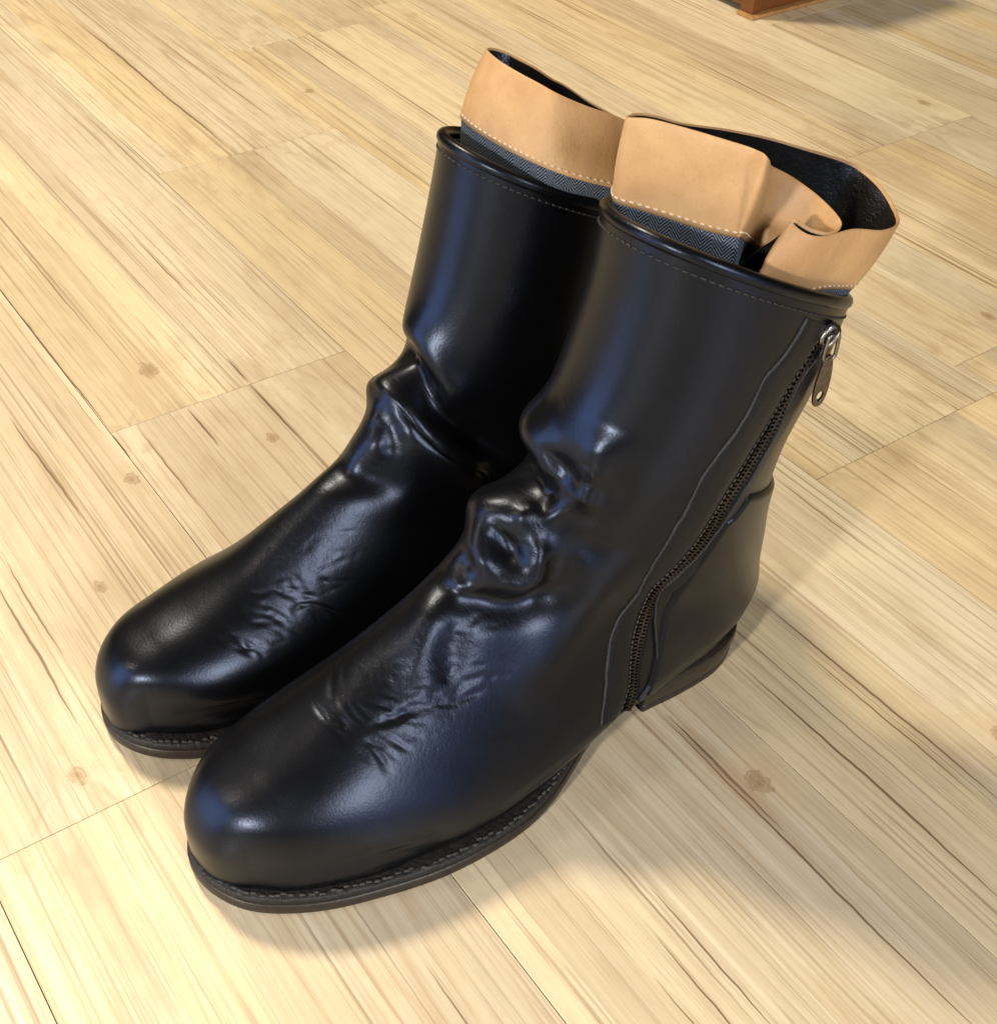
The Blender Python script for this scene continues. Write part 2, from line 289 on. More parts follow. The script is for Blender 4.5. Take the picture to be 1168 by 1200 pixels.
  ([(0.1978,0.0284,0.0785),(0.1940,0.0265,0.0815),(0.1894,0.0257,0.0842)],0.0011,-0.0003,0.45),
  ([(0.2347,0.0221,0.0765),(0.2322,0.0212,0.0781),(0.2297,0.0211,0.0789)],0.0011,-0.0001,0.45),
  ([(0.2068,0.0270,0.0795),(0.2007,0.0296,0.0768),(0.1938,0.0307,0.0762)],0.0011,-0.0003,0.45),
  ([(0.2360,0.0221,0.0760),(0.2326,0.0256,0.0744),(0.2295,0.0288,0.0723)],0.0013,-0.0002,0.45),
  ([(0.2272,0.0302,0.0715),(0.2235,0.0314,0.0710),(0.2200,0.0319,0.0712)],0.0009,-0.0003,0.45),
  ([(0.2499,0.0071,0.0772),(0.2453,0.0130,0.0775),(0.2403,0.0173,0.0775)],0.0012,-0.0003,0.45),
  ([(0.2328,0.0163,0.0810),(0.2285,0.0211,0.0794),(0.2240,0.0261,0.0764)],0.0011,-0.0002,0.45),
  ([(0.2418,0.0109,0.0799),(0.2449,0.0141,0.0772),(0.2486,0.0172,0.0743)],0.0010,-0.0003,0.45),
  ([(0.2454,0.0085,0.0790),(0.2451,0.0151,0.0767),(0.2424,0.0193,0.0756)],0.0011,-0.0002,0.45),
  ([(0.2215,0.0226,0.0804),(0.2191,0.0250,0.0788),(0.2160,0.0272,0.0774)],0.0012,-0.0003,0.45),
  ([(0.2432,0.0213,0.0741),(0.2420,0.0232,0.0733),(0.2400,0.0267,0.0713)],0.0013,-0.0001,0.45),
  ([(0.2225,0.0268,0.0761),(0.2214,0.0291,0.0741),(0.2188,0.0311,0.0724)],0.0010,-0.0002,0.45),
  ([(0.2328,0.0163,0.0810),(0.2328,0.0193,0.0791),(0.2341,0.0212,0.0774)],0.0009,-0.0002,0.45),
  ([(0.2487,0.0140,0.0757),(0.2461,0.0172,0.0753),(0.2418,0.0193,0.0758)],0.0009,-0.0002,0.45),
  ([(0.2465,0.0061,0.0790),(0.2447,0.0130,0.0778),(0.2437,0.0193,0.0751)],0.0012,-0.0002,0.45),
  ([(0.2316,0.0143,0.0827),(0.2263,0.0183,0.0823),(0.2232,0.0236,0.0790)],0.0009,-0.0003,0.45),
  ([(0.2289,0.0279,0.0733),(0.2278,0.0310,0.0705),(0.2274,0.0332,0.0682)],0.0009,-0.0001,0.45),
  ([(0.2504,0.0106,0.0761),(0.2486,0.0172,0.0743),(0.2480,0.0232,0.0712)],0.0008,-0.0002,0.45),
  ([(0.2215,0.0191,0.0834),(0.2218,0.0243,0.0787),(0.2181,0.0288,0.0751)],0.0011,-0.0003,0.45),
  ([(0.1864,0.0150,0.1005),(0.1833,0.0166,0.1001),(0.1795,0.0166,0.1024)],0.0013,-0.0003,0.45),
  ([(0.1816,0.0285,0.0823),(0.1782,0.0294,0.0815),(0.1742,0.0292,0.0829)],0.0015,-0.0004,0.45),
  ([(0.1757,0.0298,0.0814),(0.1728,0.0308,0.0804),(0.1692,0.0317,0.0797)],0.0012,-0.0002,0.45),
  ([(0.1984,0.0201,0.0893),(0.1927,0.0206,0.0891),(0.1886,0.0200,0.0920)],0.0014,-0.0003,0.45),
  ([(0.1943,0.0200,0.0894),(0.1882,0.0208,0.0912),(0.1837,0.0204,0.0945)],0.0013,-0.0001,0.45),
  ([(0.1798,0.0183,0.1000),(0.1738,0.0183,0.1020),(0.1676,0.0202,0.1004)],0.0013,-0.0002,0.45),
  ([(0.2003,0.0186,0.0920),(0.1927,0.0178,0.0930),(0.1859,0.0210,0.0923)],0.0014,-0.0003,0.45),
  ([(0.2004,0.0247,0.0831),(0.1947,0.0215,0.0874),(0.1884,0.0222,0.0892)],0.0014,-0.0003,0.45),
  ([(0.2014,0.0209,0.0887),(0.1950,0.0223,0.0865),(0.1890,0.0243,0.0862)],0.0010,-0.0002,0.45),
  ([(0.1908,0.0149,0.0980),(0.1873,0.0149,0.0999),(0.1838,0.0166,0.0998)],0.0014,-0.0002,0.45),
  ([(0.1889,0.0185,0.0937),(0.1908,0.0156,0.0969),(0.1917,0.0124,0.1027)],0.0014,-0.0003,0.45),
  ([(0.1713,0.0259,0.0903),(0.1685,0.0291,0.0850),(0.1668,0.0323,0.0796)],0.0011,-0.0002,0.45),
  ([(0.1866,0.0244,0.0872),(0.1825,0.0251,0.0879),(0.1779,0.0267,0.0866)],0.0013,-0.0003,0.45),
  ([(0.2006,0.0134,0.0994),(0.1930,0.0145,0.0983),(0.1848,0.0165,0.0992)],0.0014,-0.0002,0.45),
  ([(0.1310,0.0129,0.1624),(0.1330,0.0162,0.1567),(0.1353,0.0181,0.1509)],0.0010,-0.0003,0.45),
  ([(0.1291,0.0175,0.1749),(0.1291,0.0209,0.1741),(0.1287,0.0243,0.1725)],0.0015,-0.0002,0.45),
  ([(0.1285,0.0247,0.1697),(0.1283,0.0256,0.1682),(0.1289,0.0264,0.1648)],0.0014,-0.0002,0.45),
  ([(0.1291,0.0116,0.1798),(0.1298,0.0097,0.1740),(0.1303,0.0083,0.1676)],0.0014,-0.0002,0.45),
  ([(0.1344,0.0046,0.1620),(0.1336,0.0065,0.1612),(0.1322,0.0100,0.1612)],0.0013,-0.0002,0.45),
  ([(0.1328,0.0082,0.1604),(0.1334,0.0097,0.1532),(0.1344,0.0160,0.1539)],0.0014,-0.0002,0.45),
  ([(0.1239,-0.0217,0.1480),(0.1354,0.0000,0.1664),(0.1344,0.0048,0.1661)],0.0014,-0.0003,0.45),
  ([(0.1289,0.0214,0.1761),(0.1283,0.0256,0.1729),(0.1278,0.0273,0.1656)],0.0012,-0.0003,0.45),
  ([(0.1291,0.0175,0.1749),(0.1284,0.0241,0.1771),(0.1268,0.0282,0.1748)],0.0012,-0.0002,0.45),
  ([(0.1285,0.0184,0.1801),(0.1277,0.0254,0.1781),(0.1259,0.0291,0.1750)],0.0014,-0.0002,0.45),
  ([(0.1288,0.0232,0.1686),(0.1277,0.0266,0.1678),(0.1263,0.0280,0.1671)],0.0010,-0.0003,0.45),
  ([(0.1318,0.0145,0.1601),(0.1324,0.0177,0.1584),(0.1322,0.0214,0.1570)],0.0011,-0.0002,0.45),
  ([(0.1275,0.0245,0.1802),(0.1263,0.0284,0.1766),(0.1249,0.0292,0.1696)],0.0011,-0.0003,0.45),
  ([(0.1289,0.0203,0.1768),(0.1284,0.0241,0.1771),(0.1278,0.0263,0.1760)],0.0010,-0.0003,0.45),
  ([(0.1502,0.0139,0.1379),(0.1503,0.0174,0.1355),(0.1493,0.0211,0.1341)],0.0015,-0.0003,0.45),
  ([(0.1601,0.0082,0.1310),(0.1634,0.0115,0.1289),(0.1627,0.0161,0.1254)],0.0010,-0.0004,0.45),
  ([(0.1569,0.0027,0.1378),(0.1621,0.0068,0.1327),(0.1629,0.0125,0.1281)],0.0011,-0.0004,0.45),
  ([(0.1601,0.0129,0.1283),(0.1602,0.0182,0.1251),(0.1562,0.0232,0.1216)],0.0012,-0.0002,0.45),
  ([(0.1516,0.0121,0.1362),(0.1505,0.0161,0.1360),(0.1506,0.0198,0.1337)],0.0010,-0.0002,0.45),
  ([(0.1677,0.0088,0.1302),(0.1644,0.0139,0.1262),(0.1622,0.0193,0.1219)],0.0014,-0.0002,0.45),
  ([(0.1500,0.0107,0.1430),(0.1502,0.0139,0.1379),(0.1503,0.0174,0.1355)],0.0014,-0.0002,0.45),
  ([(0.1601,0.0082,0.1310),(0.1596,0.0127,0.1284),(0.1605,0.0183,0.1248)],0.0012,-0.0003,0.45),
  ([(0.1633,-0.0007,0.1386),(0.1614,0.0020,0.1371),(0.1600,0.0041,0.1349)],0.0011,-0.0003,0.45),
  ([(0.1518,0.0105,0.1383),(0.1530,0.0107,0.1322),(0.1580,0.0122,0.1286)],0.0013,-0.0002,0.45),
  ([(0.1624,0.0124,0.1283),(0.1631,0.0149,0.1261),(0.1609,0.0183,0.1245)],0.0014,-0.0002,0.45),
  ([(0.1626,0.0034,0.1356),(0.1607,0.0053,0.1337),(0.1601,0.0082,0.1310)],0.0016,-0.0002,0.45),
  ([(0.1525,0.0050,0.1453),(0.1536,0.0064,0.1405),(0.1533,0.0074,0.1367)],0.0013,-0.0003,0.45),
  ([(0.1584,-0.0004,0.1415),(0.1559,0.0036,0.1371),(0.1534,0.0085,0.1332)],0.0013,-0.0004,0.45),
 ],
]
STROKES_R = [
 [
  ([(0.1158,0.0333,0.1477),(0.1210,0.0293,0.1500),(0.1255,0.0244,0.1520),(0.1292,0.0187,0.1536),(0.1316,0.0122,0.1546),(0.1323,0.0053,0.1549),(0.1318,-0.0120,0.1424),(0.1278,-0.0205,0.1317),(0.1130,-0.0298,0.1157),(0.0952,-0.0341,0.0995)],0.0080,-0.0110,0.20),
  ([(0.1210,0.0315,0.1249),(0.1271,0.0283,0.1275),(0.1329,0.0245,0.1299),(0.1382,0.0199,0.1320),(0.1425,0.0142,0.1338),(0.1409,0.0081,0.1394),(0.1387,-0.0146,0.1312),(0.1227,-0.0287,0.1093),(0.1021,-0.0334,0.0937)],0.0090,0.0080,0.20),
  ([(0.1235,0.0237,0.1627),(0.1265,0.0176,0.1640),(0.1281,0.0110,0.1647),(0.1283,0.0041,0.1648),(0.1269,-0.0128,0.1498),(0.1183,-0.0240,0.1336)],0.0110,0.0035,0.20),
  ([(0.1481,0.0124,0.1291),(0.1572,-0.0043,0.1241),(0.1630,-0.0123,0.1144)],0.0090,0.0030,0.30),
  ([(0.1670,0.0144,0.1066),(0.1729,0.0090,0.1091),(0.1765,0.0017,0.1107),(0.1757,-0.0065,0.1103),(0.1655,-0.0154,0.1088),(0.1505,-0.0238,0.1009)],0.0090,-0.0045,0.30),
 ],
 [
  ([(0.1485,0.0015,0.1425),(0.1455,-0.0135,0.1377),(0.1384,-0.0254,0.1261),(0.1179,-0.0352,0.1048)],0.0042,-0.0040,0.25),
  ([(0.1491,-0.0051,0.1388),(0.1530,-0.0129,0.1240),(0.1577,-0.0142,0.1124)],0.0050,-0.0020,0.30),
  ([(0.1493,0.0087,0.1390),(0.1570,-0.0033,0.1285)],0.0040,0.0014,0.30),
 ],
 [
  ([(0.2451,-0.0168,0.0679),(0.2452,-0.0229,0.0643),(0.2433,-0.0288,0.0602)],0.0017,-0.0003,0.45),
  ([(0.2297,-0.0201,0.0713),(0.2240,-0.0245,0.0693),(0.2185,-0.0294,0.0651),(0.2106,-0.0307,0.0655)],0.0015,-0.0004,0.45),
  ([(0.2223,-0.0217,0.0731),(0.2190,-0.0264,0.0689),(0.2144,-0.0298,0.0658),(0.2079,-0.0331,0.0622)],0.0015,-0.0003,0.45),
  ([(0.2172,-0.0210,0.0763),(0.2154,-0.0276,0.0687),(0.2149,-0.0314,0.0631)],0.0014,-0.0003,0.45),
  ([(0.2462,-0.0261,0.0618),(0.2406,-0.0293,0.0602),(0.2339,-0.0326,0.0580)],0.0014,-0.0002,0.45),
  ([(0.2421,-0.0228,0.0652),(0.2357,-0.0283,0.0621),(0.2273,-0.0358,0.0548)],0.0015,-0.0003,0.45),
  ([(0.2349,-0.0217,0.0681),(0.2307,-0.0274,0.0641),(0.2244,-0.0346,0.0568)],0.0014,-0.0003,0.45),
  ([(0.2565,-0.0225,0.0618),(0.2539,-0.0300,0.0571),(0.2513,-0.0368,0.0506)],0.0015,-0.0003,0.45),
  ([(0.2578,-0.0300,0.0562),(0.2526,-0.0353,0.0521),(0.2483,-0.0381,0.0493)],0.0014,-0.0002,0.45),
  ([(0.2528,-0.0264,0.0602),(0.2513,-0.0330,0.0548),(0.2499,-0.0390,0.0478)],0.0015,-0.0003,0.45),
  ([(0.2173,-0.0304,0.0639),(0.2223,-0.0312,0.0616),(0.2230,-0.0345,0.0571)],0.0014,-0.0003,0.45),
  ([(0.2062,-0.0269,0.0734),(0.2060,-0.0306,0.0672),(0.2069,-0.0349,0.0593)],0.0014,-0.0002,0.45),
  ([(0.2412,-0.0343,0.0551),(0.2372,-0.0376,0.0514),(0.2289,-0.0383,0.0511)],0.0014,-0.0002,0.45),
  ([(0.2017,-0.0238,0.0797),(0.1952,-0.0242,0.0813),(0.1914,-0.0259,0.0800)],0.0014,-0.0002,0.45),
  ([(0.1168,-0.0320,0.1082),(0.1104,-0.0339,0.1011),(0.1051,-0.0337,0.0910)],0.0012,-0.0009,0.30),
  ([(0.1122,-0.0319,0.1054),(0.1064,-0.0331,0.1000),(0.1032,-0.0337,0.0946)],0.0012,-0.0009,0.30),
  ([(0.1190,-0.0348,0.1057),(0.1131,-0.0349,0.0993),(0.1092,-0.0338,0.0922)],0.0012,-0.0009,0.30),
  ([(0.1087,-0.0298,0.1055),(0.1044,-0.0322,0.1007),(0.0989,-0.0333,0.0974)],0.0012,-0.0009,0.30),
  ([(0.2184,-0.0210,0.0757),(0.2171,-0.0231,0.0738),(0.2157,-0.0251,0.0719)],0.0010,-0.0002,0.45),
  ([(0.2138,-0.0324,0.0619),(0.2077,-0.0358,0.0574),(0.2006,-0.0387,0.0523)],0.0012,-0.0003,0.45),
  ([(0.2344,-0.0308,0.0598),(0.2285,-0.0328,0.0586),(0.2228,-0.0350,0.0565)],0.0010,-0.0001,0.45),
  ([(0.2160,-0.0320,0.0620),(0.2126,-0.0333,0.0607),(0.2103,-0.0350,0.0582)],0.0011,-0.0003,0.45),
  ([(0.2122,-0.0328,0.0616),(0.2058,-0.0365,0.0564),(0.2024,-0.0401,0.0488)],0.0011,-0.0002,0.45),
  ([(0.2319,-0.0347,0.0558),(0.2262,-0.0367,0.0536),(0.2233,-0.0395,0.0495)],0.0013,-0.0002,0.45),
  ([(0.2104,-0.0218,0.0786),(0.2093,-0.0257,0.0738),(0.2079,-0.0296,0.0682)],0.0010,-0.0001,0.45),
  ([(0.2155,-0.0330,0.0606),(0.2138,-0.0362,0.0558),(0.2122,-0.0389,0.0510)],0.0011,-0.0002,0.45),
  ([(0.2410,-0.0306,0.0589),(0.2380,-0.0264,0.0634),(0.2321,-0.0239,0.0670)],0.0013,-0.0002,0.45),
  ([(0.2221,-0.0264,0.0677),(0.2159,-0.0293,0.0660),(0.2091,-0.0322,0.0635)],0.0011,-0.0002,0.45),
  ([(0.2403,-0.0157,0.0700),(0.2357,-0.0193,0.0696),(0.2302,-0.0209,0.0704)],0.0010,-0.0003,0.45),
  ([(0.2072,-0.0285,0.0703),(0.2040,-0.0295,0.0698),(0.2010,-0.0299,0.0700)],0.0010,-0.0002,0.45),
  ([(0.2150,-0.0339,0.0592),(0.2109,-0.0364,0.0558),(0.2076,-0.0392,0.0506)],0.0012,-0.0003,0.45),
  ([(0.2367,-0.0218,0.0674),(0.2350,-0.0248,0.0655),(0.2328,-0.0268,0.0642)],0.0013,-0.0003,0.45),
  ([(0.2257,-0.0291,0.0635),(0.2188,-0.0316,0.0619),(0.2111,-0.0323,0.0628)],0.0011,-0.0002,0.45),
  ([(0.2452,-0.0289,0.0597),(0.2387,-0.0292,0.0607),(0.2334,-0.0320,0.0587)],0.0011,-0.0002,0.45),
  ([(0.2089,-0.0302,0.0670),(0.2034,-0.0315,0.0664),(0.2003,-0.0341,0.0623)],0.0009,-0.0001,0.45),
  ([(0.2398,-0.0176,0.0692),(0.2377,-0.0234,0.0659),(0.2340,-0.0269,0.0638)],0.0013,-0.0001,0.45),
  ([(0.2283,-0.0216,0.0705),(0.2254,-0.0238,0.0695),(0.2225,-0.0252,0.0691)],0.0010,-0.0002,0.45),
  ([(0.2201,-0.0210,0.0749),(0.2207,-0.0231,0.0722),(0.2196,-0.0264,0.0687)],0.0013,-0.0002,0.45),
  ([(0.2094,-0.0317,0.0642),(0.2005,-0.0328,0.0649),(0.1931,-0.0333,0.0658)],0.0011,-0.0002,0.45),
  ([(0.2046,-0.0285,0.0713),(0.2027,-0.0305,0.0685),(0.2005,-0.0328,0.0649)],0.0011,-0.0002,0.45),
  ([(0.2384,-0.0278,0.0620),(0.2344,-0.0283,0.0624),(0.2304,-0.0287,0.0628)],0.0013,-0.0002,0.45),
  ([(0.2259,-0.0216,0.0715),(0.2198,-0.0258,0.0694),(0.2123,-0.0286,0.0682)],0.0009,-0.0002,0.45),
  ([(0.2403,-0.0148,0.0705),(0.2344,-0.0201,0.0695),(0.2265,-0.0216,0.0713)],0.0012,-0.0003,0.45),
  ([(0.2247,-0.0319,0.0602),(0.2175,-0.0315,0.0623),(0.2110,-0.0337,0.0604)],0.0009,-0.0003,0.45),
  ([(0.2257,-0.0224,0.0708),(0.2205,-0.0258,0.0691),(0.2176,-0.0299,0.0646)],0.0012,-0.0003,0.45),
  ([(0.2356,-0.0255,0.0647),(0.2320,-0.0300,0.0611),(0.2301,-0.0356,0.0548)],0.0012,-0.0002,0.45),
  ([(0.2298,-0.0193,0.0719),(0.2227,-0.0202,0.0745),(0.2153,-0.0232,0.0746)],0.0013,-0.0003,0.45),
  ([(0.2074,-0.0257,0.0746),(0.2043,-0.0300,0.0688),(0.2028,-0.0346,0.0606)],0.0012,-0.0003,0.45),
  ([(0.2434,-0.0220,0.0654),(0.2406,-0.0258,0.0633),(0.2419,-0.0294,0.0599)],0.0011,-0.0002,0.45),
  ([(0.2333,-0.0240,0.0666),(0.2320,-0.0274,0.0637),(0.2328,-0.0295,0.0615)],0.0009,-0.0002,0.45),
  ([(0.2291,-0.0201,0.0716),(0.2250,-0.0252,0.0681),(0.2206,-0.0289,0.0651)],0.0012,-0.0003,0.45),
  ([(0.2215,-0.0283,0.0656),(0.2193,-0.0305,0.0633),(0.2164,-0.0325,0.0611)],0.0010,-0.0003,0.45),
  ([(0.2492,-0.0352,0.0528),(0.2466,-0.0371,0.0508),(0.2447,-0.0393,0.0481)],0.0010,-0.0002,0.45),
  ([(0.2625,-0.0235,0.0597),(0.2606,-0.0266,0.0583),(0.2610,-0.0301,0.0556)],0.0013,-0.0002,0.45),
  ([(0.2371,-0.0328,0.0572),(0.2330,-0.0353,0.0549),(0.2314,-0.0385,0.0506)],0.0012,-0.0002,0.45),
  ([(0.2592,-0.0242,0.0601),(0.2574,-0.0265,0.0590),(0.2572,-0.0300,0.0564)],0.0011,-0.0001,0.45),
  ([(0.2495,-0.0284,0.0593),(0.2476,-0.0317,0.0568),(0.2464,-0.0351,0.0534)],0.0009,-0.0001,0.45),
  ([(0.2557,-0.0331,0.0538),(0.2487,-0.0352,0.0529),(0.2413,-0.0369,0.0519)],0.0011,-0.0003,0.45),
  ([(0.2558,-0.0257,0.0600),(0.2538,-0.0279,0.0588),(0.2526,-0.0306,0.0568)],0.0012,-0.0002,0.45),
  ([(0.2494,-0.0291,0.0587),(0.2476,-0.0335,0.0549),(0.2425,-0.0369,0.0516)],0.0010,-0.0002,0.45),
  ([(0.2617,-0.0172,0.0628),(0.2571,-0.0225,0.0616),(0.2516,-0.0271,0.0599)],0.0013,-0.0001,0.45),
  ([(0.2440,-0.0350,0.0539),(0.2452,-0.0384,0.0492),(0.2460,-0.0412,0.0449)],0.0009,-0.0002,0.45),
  ([(0.2539,-0.0319,0.0554),(0.2514,-0.0342,0.0535),(0.2496,-0.0357,0.0521)],0.0010,-0.0002,0.45),
  ([(0.2526,-0.0279,0.0591),(0.2507,-0.0312,0.0567),(0.2523,-0.0347,0.0528)],0.0012,-0.0002,0.45),
  ([(0.2034,-0.0250,0.0772),(0.1969,-0.0255,0.0789),(0.1899,-0.0252,0.0814)],0.0009,-0.0003,0.45),
  ([(0.2017,-0.0300,0.0698),(0.1961,-0.0321,0.0674),(0.1893,-0.0336,0.0662)],0.0011,-0.0002,0.45),
  ([(0.2062,-0.0269,0.0734),(0.2011,-0.0268,0.0754),(0.1978,-0.0261,0.0777)],0.0013,-0.0002,0.45),
  ([(0.2118,-0.0180,0.0821),(0.2058,-0.0173,0.0857),(0.2003,-0.0157,0.0897)],0.0013,-0.0001,0.45),
  ([(0.1982,-0.0283,0.0739),(0.1918,-0.0281,0.0763),(0.1859,-0.0278,0.0783)],0.0013,-0.0002,0.45),
  ([(0.1998,-0.0278,0.0742),(0.1960,-0.0277,0.0756),(0.1936,-0.0265,0.0783)],0.0011,-0.0001,0.45),
  ([(0.2124,-0.0257,0.0725),(0.2092,-0.0232,0.0774),(0.2042,-0.0225,0.0804)],0.0011,-0.0002,0.45),
  ([(0.1888,-0.0309,0.0719),(0.1864,-0.0288,0.0763),(0.1824,-0.0271,0.0804)],0.0014,-0.0002,0.45),
  ([(0.2038,-0.0181,0.0857),(0.2013,-0.0173,0.0876),(0.1985,-0.0174,0.0888)],0.0009,-0.0002,0.45),
  ([(0.1967,-0.0196,0.0869),(0.1894,-0.0209,0.0881),(0.1821,-0.0232,0.0871)],0.0010,-0.0002,0.45),
  ([(0.2098,-0.0189,0.0822),(0.2061,-0.0181,0.0847),(0.2019,-0.0173,0.0874)],0.0014,-0.0002,0.45),
  ([(0.1886,-0.0228,0.0856),(0.1855,-0.0221,0.0877),(0.1816,-0.0231,0.0874)],0.0012,-0.0001,0.45),
  ([(0.2007,-0.0284,0.0729),(0.1964,-0.0272,0.0764),(0.1905,-0.0280,0.0767)],0.0011,-0.0002,0.45),
  ([(0.1918,-0.0281,0.0763),(0.1897,-0.0264,0.0797),(0.1865,-0.0262,0.0808)],0.0012,-0.0002,0.45),
  ([(0.1510,0.0008,0.1367),(0.1521,-0.0052,0.1309),(0.1493,-0.0117,0.1267)],0.0013,-0.0002,0.45),
  ([(0.1305,-0.0073,0.1389),(0.1305,-0.0121,0.1341),(0.1339,-0.0186,0.1303)],0.0011,-0.0002,0.45),
  ([(0.1445,-0.0091,0.1381),(0.1450,-0.0136,0.1330),(0.1455,-0.0160,0.1300)],0.0013,-0.0003,0.45),
  ([(0.1339,-0.0209,0.1281),(0.1331,-0.0226,0.1260),(0.1309,-0.0242,0.1232)],0.0012,-0.0002,0.45),
  ([(0.1299,-0.0116,0.1343),(0.1299,-0.0136,0.1321),(0.1292,-0.0162,0.1291)],0.0014,-0.0002,0.45),
  ([(0.1434,-0.0179,0.1293),(0.1426,-0.0197,0.1271),(0.1399,-0.0208,0.1265)],0.0013,-0.0003,0.45),
  ([(0.1457,-0.0086,0.1368),(0.1453,-0.0124,0.1337),(0.1446,-0.0147,0.1322)],0.0011,-0.0003,0.45),
  ([(0.1284,-0.0089,0.1372),(0.1254,-0.0116,0.1369),(0.1238,-0.0145,0.1365)],0.0012,-0.0002,0.45),
  ([(0.1129,-0.0227,0.1262),(0.1090,-0.0223,0.1183),(0.1050,-0.0250,0.1147)],0.0012,-0.0003,0.45),
  ([(0.1439,-0.0180,0.1288),(0.1381,-0.0200,0.1296),(0.1286,-0.0167,0.1282)],0.0012,-0.0002,0.45),
  ([(0.1211,-0.0179,0.1227),(0.1216,-0.0210,0.1201),(0.1237,-0.0242,0.1192)],0.0011,-0.0002,0.45),
  ([(0.1424,-0.0207,0.1258),(0.1391,-0.0237,0.1228),(0.1366,-0.0267,0.1189)],0.0012,-0.0002,0.45),
  ([(0.1500,-0.0006,0.1377),(0.1490,-0.0035,0.1374),(0.1468,-0.0061,0.1384)],0.0012,-0.0003,0.45),
  ([(0.1498,0.0026,0.1393),(0.1499,-0.0036,0.1358),(0.1487,-0.0096,0.1302)],0.0012,-0.0003,0.45),
  ([(0.1335,-0.0112,0.1364),(0.1299,-0.0126,0.1332),(0.1270,-0.0141,0.1300)],0.0011,-0.0002,0.45),
  ([(0.1471,-0.0101,0.1337),(0.1463,-0.0149,0.1302),(0.1454,-0.0171,0.1286)],0.0016,-0.0003,0.45),
 ],
]
RIM_F = [(0.0924,-0.0111,0.3080),(0.0874,-0.0035,0.3090),(0.0798,0.0076,0.3080),(0.0732,0.0197,0.3070),(0.0672,0.0313,0.3060),(0.0668,0.0408,0.3060),(0.0457,0.0248,0.2905),(0.0330,0.0256,0.2820),(0.0263,0.0324,0.2760),(0.0250,0.0420,0.2720),(0.0270,0.0472,0.2700),(0.0345,0.0489,0.2700),(0.0412,0.0457,0.2720),(0.0474,0.0416,0.2760),(0.0492,0.0420,0.2745),(0.0466,0.0487,0.2720),(0.0381,0.0515,0.2700),(0.0218,0.0511,0.2680),(0.0027,0.0511,0.2620),(-0.0147,0.0450,0.2580),(-0.0252,0.0321,0.2580),(-0.0273,0.0213,0.2620),(-0.0285,0.0087,0.2640),(-0.0211,0.0030,0.2680),(-0.0056,-0.0037,0.2740),(0.0108,-0.0117,0.2800),(0.0335,-0.0152,0.2880),(0.0605,-0.0128,0.2980),(0.0737,-0.0163,0.3030),(0.0839,-0.0166,0.3060)]
BOT_F = [(0.0920,-0.0128,0.2720),(0.0868,-0.0049,0.2710),(0.0798,0.0075,0.2700),(0.0745,0.0208,0.2700),(0.0688,0.0309,0.2700),(0.0660,0.0327,0.2700),(0.0500,0.0222,0.2580),(0.0465,0.0277,0.2545),(0.0438,0.0349,0.2520),(0.0416,0.0419,0.2500),(0.0417,0.0462,0.2490),(0.0459,0.0463,0.2500),(0.0526,0.0438,0.2525),(0.0596,0.0404,0.2550),(0.0619,0.0416,0.2540),(0.0555,0.0440,0.2500),(0.0445,0.0463,0.2440),(0.0286,0.0467,0.2410),(0.0143,0.0453,0.2360),(0.0036,0.0435,0.2320),(-0.0080,0.0300,0.2250),(-0.0110,0.0180,0.2220),(-0.0120,0.0080,0.2220),(-0.0100,-0.0050,0.2240),(0.0000,-0.0180,0.2300),(0.0150,-0.0300,0.2380),(0.0400,-0.0360,0.2500),(0.0650,-0.0350,0.2620),(0.0780,-0.0300,0.2670),(0.0870,-0.0220,0.2700)]
RIM_R = [(0.0700,0.0314,0.2880),(0.0729,0.0190,0.2880),(0.0721,0.0054,0.2870),(0.0700,-0.0098,0.2860),(0.0666,-0.0194,0.2840),(0.0550,-0.0253,0.2780),(0.0439,-0.0284,0.2730),(0.0362,-0.0291,0.2690),(0.0283,-0.0306,0.2640),(0.0217,-0.0278,0.2580),(0.0174,-0.0166,0.2560),(0.0254,-0.0085,0.2620),(0.0346,-0.0020,0.2680),(0.0447,0.0026,0.2760),(0.0481,0.0094,0.2780),(0.0516,0.0182,0.2810),(0.0554,0.0301,0.2830),(0.0625,0.0340,0.2860)]
BOT_R = [(0.0835,0.0316,0.2590),(0.0861,0.0178,0.2590),(0.0847,0.0024,0.2580),(0.0817,-0.0135,0.2570),(0.0754,-0.0297,0.2550),(0.0665,-0.0391,0.2520),(0.0572,-0.0448,0.2490),(0.0517,-0.0475,0.2470),(0.0444,-0.0488,0.2430),(0.0200,-0.0250,0.2350),(0.0120,-0.0150,0.2350),(0.0150,0.0000,0.2370),(0.0250,0.0120,0.2420),(0.0350,0.0200,0.2460),(0.0450,0.0280,0.2500),(0.0550,0.0330,0.2530),(0.0660,0.0360,0.2560),(0.0770,0.0360,0.2580)]
ZIP_PATH = [(0.0266,0.0530,0.2267),(0.0356,0.0533,0.2144),(0.0434,0.0538,0.2018),(0.0506,0.0534,0.1850),(0.0592,0.0523,0.1672),(0.0682,0.0499,0.1468),(0.0734,0.0456,0.1244),(0.0816,0.0403,0.1068),(0.0886,0.0375,0.0965),(0.0919,0.0346,0.0817),(0.0957,0.0354,0.0651),(0.0984,0.0369,0.0482),(0.0994,0.0389,0.0326),(0.1035,0.0399,0.0203)]
